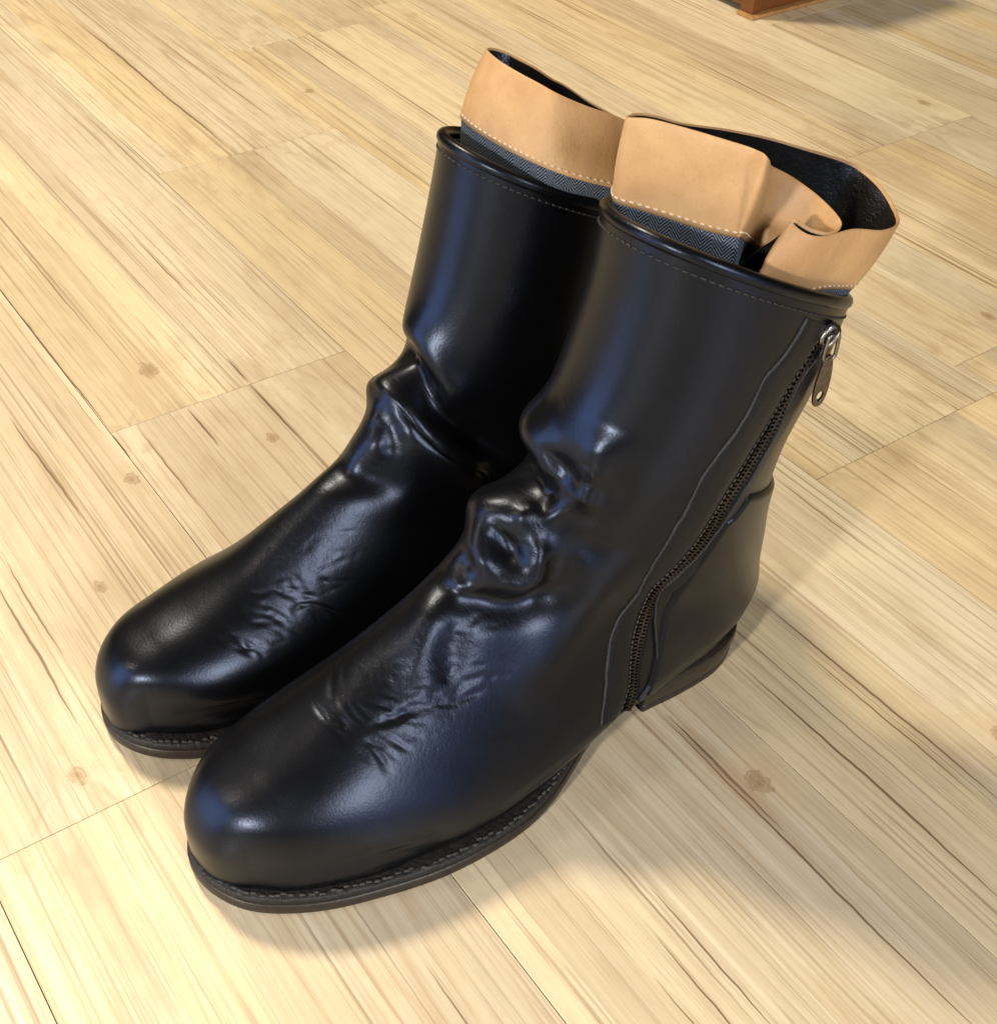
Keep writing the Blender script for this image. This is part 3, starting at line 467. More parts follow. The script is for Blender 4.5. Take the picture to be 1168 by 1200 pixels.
EDGE_PATH = [(0.0456,0.0560,0.2385),(0.0504,0.0561,0.2298),(0.0563,0.0559,0.2222),(0.0635,0.0552,0.2154),(0.0669,0.0548,0.2048),(0.0724,0.0539,0.1922),(0.0802,0.0522,0.1804),(0.0863,0.0505,0.1688),(0.0892,0.0490,0.1560),(0.0929,0.0456,0.1398),(0.0960,0.0424,0.1251),(0.0997,0.0393,0.1104),(0.1018,0.0362,0.0965),(0.1087,0.0344,0.0860),(0.1134,0.0350,0.0748),(0.1162,0.0374,0.0607),(0.1192,0.0412,0.0429),(0.1231,0.0450,0.0269)]
FLAP_PATH = [(0.0255,0.0528,0.2212),(0.0326,0.0540,0.2128),(0.0419,0.0541,0.2029),(0.0486,0.0537,0.1809),(0.0558,0.0528,0.1636),(0.0631,0.0515,0.1465),(0.0689,0.0483,0.1294),(0.0751,0.0440,0.1135),(0.0816,0.0406,0.1025),(0.0884,0.0372,0.0923),(0.0876,0.0363,0.0700),(0.0848,0.0380,0.0472),(0.0861,0.0389,0.0325),(0.0952,0.0395,0.0228)]
SEAM_PATH = [(0.0672,0.0468,0.1204),(0.0673,0.0447,0.1101),(0.0638,0.0382,0.0779),(0.0724,0.0374,0.0426),(0.0826,0.0385,0.0305)]

# ---------------------------------------------------------------- material helpers
class NT_:
    def __init__(s, name):
        s.m = bpy.data.materials.new(name); s.m.use_nodes = True; s.t = s.m.node_tree
        s.b = s.t.nodes['Principled BSDF']; s.out = s.t.nodes['Material Output']
    def n(s, typ, **kw):
        nd = s.t.nodes.new(typ)
        for k, v in kw.items(): setattr(nd, k, v)
        return nd
    def l(s, a, b): s.t.links.new(a, b)
    def val(s, x, sock):
        if hasattr(x, 'is_output') or hasattr(x, 'links'): s.l(x, sock)
        else: sock.default_value = x
    def math(s, op, a, b=None, c=None, clamp=False):
        nd = s.n('ShaderNodeMath', operation=op); nd.use_clamp = clamp
        s.val(a, nd.inputs[0])
        if b is not None: s.val(b, nd.inputs[1])
        if c is not None: s.val(c, nd.inputs[2])
        return nd.outputs[0]
    def noise(s, vec, scale, detail=2., rough=.5, dist=0.):
        nd = s.n('ShaderNodeTexNoise'); s.l(vec, nd.inputs['Vector'])
        nd.inputs['Scale'].default_value = scale; nd.inputs['Detail'].default_value = detail
        nd.inputs['Roughness'].default_value = rough; nd.inputs['Distortion'].default_value = dist
        return nd.outputs[0]
    def mapped(s, vec, scale, loc=(0, 0, 0)):
        nd = s.n('ShaderNodeMapping'); s.l(vec, nd.inputs[0]); nd.inputs['Scale'].default_value = scale; nd.inputs['Location'].default_value = loc
        return nd.outputs[0]
    def ramp(s, fac, stops, interp='LINEAR'):
        nd = s.n('ShaderNodeValToRGB'); s.l(fac, nd.inputs[0]); r = nd.color_ramp; r.interpolation = interp
        while len(r.elements) < len(stops): r.elements.new(.5)
        for e, (p, c) in zip(r.elements, stops):
            e.position = p; e.color = (c, c, c, 1) if not hasattr(c, '__len__') else (*c, 1)
        return nd.outputs[0]
    def mix(s, fac, a, b, blend='MIX'):
        nd = s.n('ShaderNodeMix', data_type='RGBA', blend_type=blend)
        s.val(fac, nd.inputs[0])
        for x, k in ((a, 6), (b, 7)):
            if hasattr(x, '__len__') and not hasattr(x, 'links'): nd.inputs[k].default_value = (*x, 1)
            else: s.l(x, nd.inputs[k])
        return nd.outputs[2]
    def bump(s, h, strength, dist, normal=None):
        nd = s.n('ShaderNodeBump'); s.l(h, nd.inputs['Height']); nd.inputs['Strength'].default_value = strength; nd.inputs['Distance'].default_value = dist
        if normal is not None: s.l(normal, nd.inputs['Normal'])
        return nd.outputs[0]
    def coord(s, which='Object'):
        return s.n('ShaderNodeTexCoord').outputs[which]

def leather(name, col, rough, grain=.5, spec=.5, coat=0., wear=False):
    k = NT_(name); p = k.coord()
    v = k.n('ShaderNodeTexVoronoi', feature='SMOOTH_F1'); k.l(p, v.inputs['Vector']); v.inputs['Scale'].default_value = 900
    n1 = k.noise(p, 650, 3, .6); n2 = k.noise(p, 160, 3, .55); n3 = k.noise(p, 22, 3, .5)
    patch = k.ramp(n3, [(.40, 0.), (.62, 1.)])
    h = k.math('ADD', k.math('MULTIPLY', n1, .5), k.math('MULTIPLY', n2, k.math('MULTIPLY', patch, 1.6)))
    h = k.math('ADD', h, k.math('MULTIPLY', v.outputs[0], .35))
    nb = k.bump(h, grain, .0006)
    if wear:
        at = k.n('ShaderNodeAttribute', attribute_name='wear').outputs['Fac']
        cr1 = k.noise(k.mapped(p, (1.5, .75, 1.2)), 230, 4, .62, .9); cr2 = k.noise(p, 520, 3, .6, .5)
        hw_ = k.math('ADD', k.ramp(cr1, [(.30, 0.), (.50, .8), (.62, 1.)]), k.math('MULTIPLY', cr2, .6))
        nb = k.bump(k.math('MULTIPLY', hw_, at), .15, .0009, nb)
    k.l(nb, k.b.inputs['Normal'])
    c = k.mix(k.ramp(n2, [(.3, 0.), (.7, 1.)]), tuple(x * .8 for x in col), tuple(x * 1.2 for x in col))
    k.l(c, k.b.inputs['Base Color'])
    r = k.math('ADD', rough - .05, k.math('MULTIPLY', n3, .10))
    if wear: r = k.math('ADD', r, k.math('MULTIPLY', at, .05))
    k.l(r, k.b.inputs['Roughness'])
    k.b.inputs['Specular IOR Level'].default_value = spec; k.b.inputs['Specular Tint'].default_value = (.55, .67, 1., 1)
    k.b.inputs['Coat Weight'].default_value = coat; k.b.inputs['Coat Roughness'].default_value = .25
    return k.m

def plain(name, col, rough, spec=.5, metal=0., bump=0., bscale=300, var=.2):
    k = NT_(name); p = k.coord(); n = k.noise(p, bscale, 3, .6)
    k.l(k.mix(k.ramp(n, [(.3, 0.), (.7, 1.)]), tuple(x * (1 - var) for x in col), tuple(x * (1 + var) for x in col)), k.b.inputs['Base Color'])
    k.b.inputs['Roughness'].default_value = rough; k.b.inputs['Metallic'].default_value = metal
    k.b.inputs['Specular IOR Level'].default_value = spec
    if bump: k.l(k.bump(n, bump, .0008), k.b.inputs['Normal'])
    return k.m

MAT = {}
MAT['black'] = leather('black_calf_leather', (.0022, .0022, .0026), .315, .13, .43, .0, True)
MAT['counter'] = leather('heel_leather', (.0028, .0026, .0026), .32, .12, .36, .0)
MAT['strap'] = leather('zip_facing_leather', (.0045, .0040, .0036), .42, .3, .35)
MAT['lining'] = leather('black_lining_leather', (.012, .012, .012), .35, .9, .5)
MAT['tan'] = None
k = NT_('tan_vegetable_leather'); p = k.coord()
n = k.noise(p, 34, 5, .62, .3); n2 = k.noise(p, 1100, 2, .6); n3 = k.noise(p, 13, 3, .55); n4 = k.noise(k.mapped(p, (1, 1, .35)), 70, 3, .6, .6)
c = k.mix(k.ramp(n, [(.32, 0.), (.68, 1.)]), (.42, .245, .112), (.52, .33, .162))
c = k.mix(k.math('MULTIPLY', k.ramp(n3, [(.48, 0.), (.72, 1.)]), .55), c, (.33, .175, .085))
c = k.mix(k.math('MULTIPLY', k.ramp(n2, [(.56, 0.), (.70, 1.)]), .22), c, (.28, .13, .06))
k.l(c, k.b.inputs['Base Color']); k.l(k.ramp(n, [(.3, .44), (.7, .58)]), k.b.inputs['Roughness']); k.b.inputs['Specular IOR Level'].default_value = .35
k.l(k.bump(n2, .35, .0004, k.bump(n4, .30, .0022)), k.b.inputs['Normal']); MAT['tan'] = k.m
MAT['sole'] = plain('black_brown_sole_edge', (.017, .0115, .008), .42, .5, 0, .3, 260, .35)
MAT['welt'] = plain('black_welt', (.013, .012, .012), .55, .4, 0, .9, 420, .5)
MAT['welt_thread'] = plain('waxed_grey_thread', (.045, .040, .036), .6, .4, 0, .5, 900, .4)
MAT['thread_black'] = plain('black_thread', (.006, .006, .007), .6)
MAT['thread_cream'] = plain('cream_thread', (.60, .47, .33), .7)
MAT['raw'] = plain('raw_leather_edge', (.022, .022, .024), .65, .4, 0, .8, 700, .5)
MAT['tape'] = plain('zip_tape_cloth', (.006, .006, .007), .85, .2, 0, .8, 900, .3)
MAT['teeth'] = plain('aged_brass_teeth', (.050, .043, .036), .40, .5, 1, 0, 500, .3)
MAT['metal'] = plain('worn_gunmetal', (.20, .185, .17), .34, .5, 1, .15, 500, .25)
MAT['pull'] = plain('worn_bronze_pull', (.15, .125, .105), .38, .5, 1, .25, 350, .3)
k = NT_('grey_herringbone_wool'); uv = k.n('ShaderNodeUVMap'); sx = k.n('ShaderNodeSeparateXYZ'); k.l(uv.outputs[0], sx.inputs[0])
U, V = sx.outputs[0], sx.outputs[1]
tri = k.math('PINGPONG', U, .0046)
st = k.math('FRACT', k.math('DIVIDE', k.math('ADD', V, k.math('MULTIPLY', tri, 1.25)), .0017))
stripe = k.math('GREATER_THAN', st, .5)
nz = k.noise(uv.outputs[0], 1500, 2, .7)
m_ = k.math('MULTIPLY', stripe, k.ramp(nz, [(.3, .35), (.65, 1.)]))
k.l(k.mix(m_, (.010, .014, .022), (.18, .22, .29)), k.b.inputs['Base Color']); k.b.inputs['Roughness'].default_value = .9
k.b.inputs['Specular IOR Level'].default_value = .1
k.l(k.bump(k.math('ADD', stripe, nz), .5, .0005), k.b.inputs['Normal']); MAT['wool'] = k.m

# ---------------------------------------------------------------- mesh helpers
def mesh_obj(name, V, F, mat, parent=None, smooth=True, flip=False, uv=None):
    me = bpy.data.meshes.new(name); V = np.asarray(V, float).copy()
    if MIRROR: V[:, 1] *= -1; flip = not flip
    if isinstance(F, np.ndarray):
        F = F[:, ::-1] if flip else F
        n, q = F.shape
        me.vertices.add(len(V)); me.vertices.foreach_set('co', V.astype(np.float32).ravel())
        me.loops.add(n * q); me.loops.foreach_set('vertex_index', np.ascontiguousarray(F, dtype=np.int32).ravel())
        me.polygons.add(n); me.polygons.foreach_set('loop_start', np.arange(0, n * q, q, dtype=np.int32))
        me.update(calc_edges=True)
    else:
        me.from_pydata([tuple(v) for v in V], [], [tuple(reversed(f)) if flip else tuple(f) for f in F])
    if uv is not None:
        lay = me.uv_layers.new(name='UVMap'); li = np.zeros(len(me.loops), dtype=np.int32); me.loops.foreach_get('vertex_index', li)
        lay.data.foreach_set('uv', np.asarray(uv, np.float32)[li].ravel())
    me.polygons.foreach_set('use_smooth', np.full(len(me.polygons), smooth)); me.update()
    if mat: me.materials.append(mat)
    o = bpy.data.objects.new(name, me); scene.collection.objects.link(o)
    if parent: o.parent = parent
    return o
MIRROR = False

def grid_faces(a, b, wrap_b=False, wrap_a=False, off=0):
    I = np.arange(a * b).reshape(a, b) + off
    if wrap_b: I = np.concatenate([I, I[:, :1]], 1)
    if wrap_a: I = np.concatenate([I, I[:1]], 0)
    return np.stack([I[:-1, :-1], I[:-1, 1:], I[1:, 1:], I[1:, :-1]], -1).reshape(-1, 4)

def resample(P, step=None, n=None, closed=False):
    P = np.asarray(P, float)
    if closed: P = np.vstack([P, P[:1]])
    l = np.concatenate([[0], np.cumsum(np.linalg.norm(np.diff(P[:, :3], axis=0), axis=1))])
    n = n or max(2, int(l[-1] / step) + 1)
    q = np.linspace(0, l[-1], n, endpoint=not closed)
    return np.stack([np.interp(q, l, P[:, j]) for j in range(P.shape[1])], 1)

def smooth_closed(P, n):
    P = np.asarray(P, float); K = np.vstack([P[-3:], P, P[:3]]); m = len(P)
    D = cr(K, (len(K) - 1) * 24 + 1); D = D[3 * 24:(3 + m) * 24]
    return D

def frames(path, normals=None, closed=False):
    T = (np.roll(path, -1, 0) - np.roll(path, 1, 0)) if closed else np.gradient(path, axis=0)
    T /= np.linalg.norm(T, axis=1, keepdims=True) + 1e-12
    if normals is None: normals = np.tile([0, 0, 1.], (len(path), 1))
    N = normals - (normals * T).sum(1, keepdims=True) * T; N /= np.linalg.norm(N, axis=1, keepdims=True) + 1e-12
    return T, N, np.cross(T, N)

def sweep(path, normals, prof, closed=False, scale=None):
    """sweep a closed profile [(s, n), ...] along path; returns V, F"""
    T, N, S = frames(path, normals, closed); prof = np.asarray(prof, float); m = len(prof)
    sc = np.ones(len(path)) if scale is None else scale
    V = path[:, None] + (S[:, None] * prof[None, :, :1] + N[:, None] * prof[None, :, 1:]) * sc[:, None, None]
    n = len(path); F = grid_faces(n, m, True, closed)
    V = V.reshape(-1, 3)
    if not closed:
        F = [tuple(f) for f in F] + [tuple(range(m))[::-1], tuple(range((n - 1) * m, n * m))]
    return V, F
def circle(r, k=10, ry=None): return [(r * math.cos(2 * math.pi * i / k), (ry or r) * math.sin(2 * math.pi * i / k)) for i in range(k)]
def strap_prof(w, h, r=.0004, s0=0.): return [(s0 - w/2, -h*.6), (s0 - w/2, h - r), (s0 - w/2 + r, h), (s0 + w/2 - r, h), (s0 + w/2, h - r), (s0 + w/2, -h*.6)]

def dashes(name, pts, nrm, dirs, length, w, h, mat, parent):
    """one mesh of many short thread stitches"""
    V, F = [], []
    for P, N, T in zip(pts, nrm, dirs):
        S = np.cross(T, N); b = len(V)
        for a, k in ((-.5, .45), (-.22, 1.), (.22, 1.), (.5, .45)):
            for s, hh in ((-.5, -.3), (-.35, .75), (.35, .75), (.5, -.3)):
                V.append(P + T * a * length + S * s * w * (.6 + .4 * k) + N * hh * h * k)
        for i in range(3):
            for j in range(3): F.append((b + i*4 + j, b + i*4 + j + 1, b + (i+1)*4 + j + 1, b + (i+1)*4 + j))
        F += [(b, b+1, b+2, b+3)[::-1], (b+12, b+13, b+14, b+15)]
    o = mesh_obj(name, np.array(V), F, mat, parent); o['kind'] = 'stuff'; return o

def bilinear(G, t, u):
    nt, nu = G.shape[:2]; t = np.clip(t, 0, nt - 1.001); u = np.mod(u, nu)
    i = t.astype(int); j = u.astype(int); a = (t - i)[..., None]; b = (u - j)[..., None]; j1 = (j + 1) % nu
    return (G[i, j] * (1 - b) + G[i, j1] * b) * (1 - a) + (G[i + 1, j] * (1 - b) + G[i + 1, j1] * b) * a

# ---------------------------------------------------------------- a boot
def make_boot(which, loc, label):
    global MIRROR
    MIRROR = which == 'R'
    root = bpy.data.objects.new('leather_boot', None); scene.collection.objects.link(root)
    root.empty_display_size = .05
    root.location = loc; root.rotation_euler = (0, 0, math.pi)
    root['label'] = label; root['category'] = 'boot'; root['group'] = 'pair of black leather boots on the floor'
    G = snap_to_sole(body_grid(BODY_F if which == 'F' else BODY_R), .09 if which == 'F' else 0.)
    for level, soft in zip(STROKES_F if which == 'F' else STROKES_R, (8, 2, 1)):
        if level: G = displace(G, grid_normals(G), level, soft)
    N = grid_normals(G); nt, nu = G.shape[:2]
    flat, nflat = G.reshape(-1, 3), N.reshape(-1, 3)
    def on_surface(P):
        Q, M_ = [], []
        for p_ in P:
            i = ((flat - p_) ** 2).sum(1).argmin(); Q.append(flat[i]); M_.append(nflat[i])
        Q, M_ = np.array(Q), np.array(M_)
        for _ in range(2):
            Q[1:-1] = (Q[:-2] + 2 * Q[1:-1] + Q[2:]) / 4; M_[1:-1] = (M_[:-2] + M_[1:-1] + M_[2:]) / 3
        return Q, M_ / np.linalg.norm(M_, axis=1, keepdims=True)
    # upper with a turned-in inner wall
    rows = list(range(0, 160, 8)); inner = np.stack([G[r] - N[r] * .0024 for r in rows])
    A = np.concatenate([inner[::-1], G], 0)
    V = A.reshape(-1, 3); F = grid_faces(A.shape[0], nu, True)
    upper = mesh_obj('upper', V, F, MAT['black'], root)
    def blob(P_, c_, r_): return np.exp(-(((P_ - np.array(c_)) / np.array(r_)) ** 2).sum(1))
    wv = 1.0 * blob(V, (.205, .01, .085), (.030, .035, .028)) + .65 * blob(V, (.150, .012, .135), (.030, .045, .028)) + .15 * blob(V, (.27, .005, .055), (.03, .03, .02)) + .10 * blob(V, (.10, .04, .17), (.05, .03, .05))
    wa = upper.data.attributes.new('wear', 'FLOAT', 'POINT'); wa.data.foreach_set('value', np.clip(wv, 0, 1).astype(np.float32))
    # piping round the top line
    top = resample(G[0], n=220, closed=True); tn, nn = on_surface(top)
    c = top - nn * .0017 + np.array([0, 0, .0004])
    Vp, Fp = sweep(c, np.tile([0, 0, 1.], (len(c), 1)), circle(.0030, 12), True)
    mesh_obj('piping', Vp, np.array(Fp), MAT['black'], root)
    # stitches under the piping
    ring = resample(G[8], n=96, closed=True); q, m_ = on_surface(ring); T, n_, S = frames(q, m_, True)
    dashes('topline_stitching', q + n_ * .0002, n_, T, .0030, .0011, .0007, MAT['thread_black'], root)
    ridge = resample(G[10], n=200, closed=True)
    # heel counter: a leather piece laid over the back of the upper
    P0 = np.array([(123, 93), (143, 88), (153, 84), (186, 81), (230, 80), (253, 80), (277, 81), (316, 93), (343, 109), (362, 122)], float)
    sb = np.linspace(0, 1, 140); rr_ = np.linspace(0, 1, 110)
    te, ue = cr(P0, 111)[:, 0], cr(P0, 111)[:, 1]
    tl = te[None] * 0
    Tt = np.zeros((111, 140)); Uu = np.zeros((111, 140))
    lo = te[-1]
    for j, s_ in enumerate(sb):
        # the top edge dips towards the sides, highest at the back seam
        t_top = 123 + (150 - 123) * (1 - abs(2 * s_ - 1) ** 1.0) * -0.25
        edge_t = te
        f_ = np.linspace(0, 1, 111)
        u_l = np.interp(edge_t, te, ue)
        Tt[:, j] = edge_t + (t_top - te[0]) * (1 - f_); Uu[:, j] = u_l + (nu - 2 * u_l) * s_
    B = bilinear(G, Tt, Uu); Bn = bilinear(N, Tt, Uu); Bn /= np.linalg.norm(Bn, axis=2, keepdims=True)
    h = np.full(Tt.shape, .0024); e = .0002
    fa = np.minimum(np.arange(111), 40)[:, None] + np.zeros((1, 140)); fb = np.minimum(np.arange(140), np.arange(140)[::-1])[None] + np.zeros((111, 1))
    h *= np.clip(np.minimum((fa + .6) / 2., (fb + .6) / 2.), 0, 1); h[0] = e; h[:, 0] = e; h[:, -1] = e
    mesh_obj('heel_counter', (B + Bn * h[..., None]).reshape(-1, 3), grid_faces(111, 140), MAT['counter'], root)
    # ------------------------------------------------ zip on the outer side
    zp, zn = on_surface(resample(cr(ZIP_PATH, 200), step=.0011))
    ep, en = on_surface(resample(cr(EDGE_PATH, 200), step=.0016))
    fp, fn = on_surface(resample(cr(FLAP_PATH, 200), step=.0016))
    Vq, Fq = sweep(zp - zn * .0004, zn, strap_prof(.0090, .0008)); mesh_obj('zip_tape', Vq, Fq, MAT['tape'], root)
    wob = .8 + .10 * np.sin(np.arange(len(ep)) * .21) + .08 * np.sin(np.arange(len(ep)) * .53)
    # the facing strip between the cut edge and the teeth
    n_f = 150; a_, an = resample(ep, n=n_f), resample(en, n=n_f); b_, bn = resample(zp, n=n_f), resample(zn, n=n_f)
    k_ = np.linspace(0, 1, 9)[None, :, None]
    dv = (b_ - a_); L_ = np.linalg.norm(dv, axis=1, keepdims=True); b2 = b_ - dv / L_ * .0024
    C_ = a_[:, None] * (1 - k_) + b2[:, None] * k_; Cn = an[:, None] * (1 - k_) + bn[:, None] * k_
    hh = np.array([.0002, .0009, .0009, .0009, .0009, .0009, .0010, .0012, -.0004])[None, :, None]
    Cq = C_.reshape(-1, 3); Qs, Qn = Cq.copy(), Cn.reshape(-1, 3)
    for i in range(len(Cq)):
        j = ((flat - Cq[i]) ** 2).sum(1).argmin(); d_ = ((flat[j] - Cq[i]) * nflat[j]).sum(); Qs[i] = Cq[i] + nflat[j] * d_
    Cs = Qs.reshape(C_.shape) + Cn * hh
    mesh_obj('zip_facing', Cs.reshape(-1, 3), grid_faces(n_f, 9), MAT['strap'], root, flip=True)
    Ve, Fe = sweep(ep, en, [(-.0007, -.0006), (-.0007, .0007), (-.0002, .0011), (.0005, .0009), (.0012, -.0004)], False, wob); mesh_obj('cut_leather_edge', Ve, Fe, MAT['raw'], root)
    Vf, Ff = sweep(fp, fn, [(-.0070, -.0008), (-.0066, .0006), (-.0050, .0009), (-.0012, .0014), (-.0002, .0016), (.0006, .0012), (.0009, .0003), (.0006, -.001)]); mesh_obj('zip_flap', Vf, Ff, MAT['strap'], root)
    Ve2, Fe2 = sweep(fp + fn * .0012, fn, strap_prof(.0008, .0005, .0002)); mesh_obj('flap_edge', Ve2, Fe2, MAT['raw'], root)
    sp, sn = on_surface(resample(cr(SEAM_PATH, 120), step=.0016))
    Vs, Fs = sweep(sp + sn * .0012, sn, [(-.0006, -.0005), (-.0003, .0005), (.0003, .0005), (.0006, -.0005)]); mesh_obj('back_seam', Vs, Fs, MAT['thread_black'], root)
    # teeth: two interlocking rows
    T, n_, S = frames(zp, zn); l_ = np.concatenate([[0], np.cumsum(np.linalg.norm(np.diff(zp, axis=0), axis=1))])
    qd = np.arange(.009, l_[-1] - .001, .00105); V, F = [], []
    box = [(0,1,3,2),(4,6,7,5),(0,4,5,1),(2,3,7,6),(0,2,6,4),(1,5,7,3)]
    for i, d in enumerate(qd):
        P = np.array([np.interp(d, l_, zp[:, j]) for j in range(3)]); ix = int(np.interp(d, l_, np.arange(len(l_))))
        sg = 1 if i % 2 else -1; b = len(V)
        for a in (-.00042, .00042):
            for s_ in (-.0004, .0022):
                for hz in (.0002, .0017): V.append(P + T[ix] * a * (1 if s_ > 0 else 1.25) + S[ix] * sg * s_ + n_[ix] * hz)
        F += [tuple(b + q_ for q_ in f) for f in box]
    o = mesh_obj('zip_teeth', np.array(V), F, MAT['teeth'], root, smooth=False); o['kind'] = 'stuff'
    fs = resample(zp[8:-4] + S[8:-4] * .0052, step=.0030); fq, fqn = on_surface(fs); Tf, nf_, Sf = frames(fq, fqn)
    dashes('zip_stitching', fq + nf_ * .0011, nf_, Tf, .0021, .0008, .0005, MAT['welt_thread'], root)
    # slider with its pull
    P, Tz, Nz, Sz = zp[3], T[3], n_[3], S[3]
    def loc_(a, s_, h_): return P + Tz * a + Sz * s_ + Nz * h_
    outl = [(-.0055, .0022), (-.0030, .0040), (.0030, .0036), (.0052, .0020), (.0052, -.0020), (.0030, -.0036), (-.0030, -.0040), (-.0055, -.0022)]
    lev = [(.0005, 1.), (.0038, 1.), (.0046, .8)]
    V = [loc_(a * k_, s_ * k_, h_) for h_, k_ in lev for a, s_ in outl]; n8 = 8
    F = [(l * n8 + i, l * n8 + (i + 1) % n8, (l + 1) * n8 + (i + 1) % n8, (l + 1) * n8 + i) for l in range(2) for i in range(n8)] + [tuple(range(16, 24)), tuple(range(8))[::-1]]
    sl = mesh_obj('zip_slider', np.array(V), F, MAT['metal'], root)
    def bow(pts, r, name, parent, mat):
        pt = resample(cr([loc_(*p_) for p_ in pts], 60), n=36); V_, F_ = sweep(pt, np.tile(Sz + .01 * Nz, (len(pt), 1)), circle(r, 8)); return mesh_obj(name, V_, F_, mat, parent)
    bow([(-.0048, 0, .0040), (-.0030, 0, .0066), (.0025, 0, .0070), (.0050, 0, .0042)], .0011, 'slider_bridge', sl, MAT['metal'])
    # pull: link loop and a flat tab with an eyelet, hanging straight down
    D = np.array([0, 0, -1.]); A0 = loc_(-.0005, 0, .0062); Wd = Nz * .0 + Sz; Wd = Wd - (Wd @ D) * D; Wd /= np.linalg.norm(Wd); Nd = np.cross(D, Wd)
    if Nd @ Nz < 0: Nd = -Nd
    D = D * .985 + Nd * .06 + Wd * .10; D /= np.linalg.norm(D)
    def lp(d, s_, h_=0): return A0 + D * d + Wd * s_ + Nd * h_
    link = [(-.0012, 0), (-.0008, .0024), (.004, .0030), (.0095, .0029), (.0108, 0), (.0095, -.0029), (.004, -.0030), (-.0008, -.0024)]
    lk = np.array([lp(d, s_) for d, s_ in link]); lk = smooth_closed(lk, 0); lk = resample(lk, n=48, closed=True)
    V, F = sweep(lk, np.tile(Nd, (48, 1)), circle(.00085, 8), True); mesh_obj('pull_link', V, np.array(F), MAT['metal'], sl)
    th = np.linspace(0, 2 * math.pi, 41)[:-1]
    def tab_out(a):
        s_ = math.sin(a); c_ = math.cos(a)
        d = .0205 - c_ * .0125; w = .0030 + .0014 * (1 - c_) / 2
        return d, w * math.copysign(abs(s_) ** .75, s_)
    O = [tab_out(a) for a in th]; Hh = [(.0278 - .0022 * math.cos(a), .0018 * math.sin(a)) for a in th]; n40 = 40
    V = []
    for pts, h_ in ((O, -.0007), (O, .0007), (Hh, .0007), (Hh, -.0007)): V += [lp(d, s_, h_) for d, s_ in pts]
    F = [(l * n40 + i, l * n40 + (i + 1) % n40, ((l + 1) % 4) * n40 + (i + 1) % n40, ((l + 1) % 4) * n40 + i) for l in range(4) for i in range(n40)]
    pt = mesh_obj('pull_tab', np.array(V), F, MAT['pull'], sl, smooth=False)
    bv = pt.modifiers.new('edge', 'BEVEL'); bv.width = .0003; bv.segments = 2; bv.limit_method = 'ANGLE'
    # ------------------------------------------------ woollen sock, tan collar, lining
    rim = smooth_closed(RIM_F if which == 'F' else RIM_R, 0); bot = smooth_closed(BOT_F if which == 'F' else BOT_R, 0)
    n_c = 420
    J = resample(np.hstack([rim, bot]), n=n_c, closed=True); rim, bot = J[:, :3], J[:, 3:]
    def out2d(L):
        T_ = np.roll(L, -2, 0) - np.roll(L, 2, 0); n2 = np.stack([T_[:, 1], -T_[:, 0], np.zeros(len(L))], 1); n2 /= np.linalg.norm(n2, axis=1, keepdims=True) + 1e-9
        ar = 0.5 * np.sum(L[:, 0] * np.roll(L[:, 1], -1) - np.roll(L[:, 0], -1) * L[:, 1])
        return n2 if ar > 0 else -n2
    on = out2d((rim + bot) / 2)
    for _ in range(4): on = (np.roll(on, 1, 0) + on + np.roll(on, -1, 0)) / 3
    on /= np.linalg.norm(on, axis=1, keepdims=True)
    th_ = .0013
    rows = []
    for k_ in np.linspace(0, 1, 14): rows.append(bot * (1 - k_) + rim * k_ + on * .0012 * math.sin(math.pi * k_) * 1.0)
    rows[0] = bot + on * .0000
    upz = (rim - bot); upz /= np.linalg.norm(upz, axis=1, keepdims=True)
    rows.append(rim + upz * .0006 - on * .0003); rows.append(rim + upz * .0008 - on * th_ * .5); rows.append(rim + upz * .0006 - on * (th_ - .0003)); rows.append(rim - on * th_ - upz * .0006)
    Cg = np.stack([bot - on * .0012] + rows); up_n = Cg.shape[0]
    flipc = False
    arr = Cg.reshape(-1, 3); fc = grid_faces(up_n, n_c, True)
    a3 = np.cross(arr[fc[:, 1]] - arr[fc[:, 0]], arr[fc[:, 2]] - arr[fc[:, 0]]); mid = slice(5 * n_c, 6 * n_c)
    flipc = (a3[mid] * on).sum() < 0
    mesh_obj('collar', arr, fc, MAT['tan'], root, flip=flipc)
    # lining inside the collar
    ctr = G[60].mean(0)
    rows = [rim - on * th_ - upz * .0003]
    d2 = np.linalg.norm(bot[:, None] - bot[None], axis=2); ar = np.abs(np.arange(n_c)[:, None] - np.arange(n_c)[None]); ar = np.minimum(ar, n_c - ar)
    tight = np.min(np.where(ar > 14, d2, 1.), axis=1); pull = np.clip((.010 - tight) / .006, 0, 1)
    kk = np.hanning(41); kk /= kk.sum(); pull = np.convolve(np.concatenate([pull[-20:], pull, pull[:20]]), kk, mode='valid')[:, None]
    lowr = bot - on * .0003; lowr = lowr + (np.array([ctr[0], ctr[1], 0]) * [1, 1, 0] - lowr * [1, 1, 0]) * .45 * np.clip(pull * 1.6, 0, 1)
    for k_ in np.linspace(.1, 1, 10): rows.append((rim * (1 - k_) + lowr * k_) - on * (th_ + .0002) + on * .0009 * np.sin(np.arange(n_c)[:, None] * .13 + 7 * k_) * math.sin(math.pi * k_) * .6)
    deep = lowr.copy(); deep = deep * .55 + ctr * .45; deep[:, 2] = lowr[:, 2] - .075
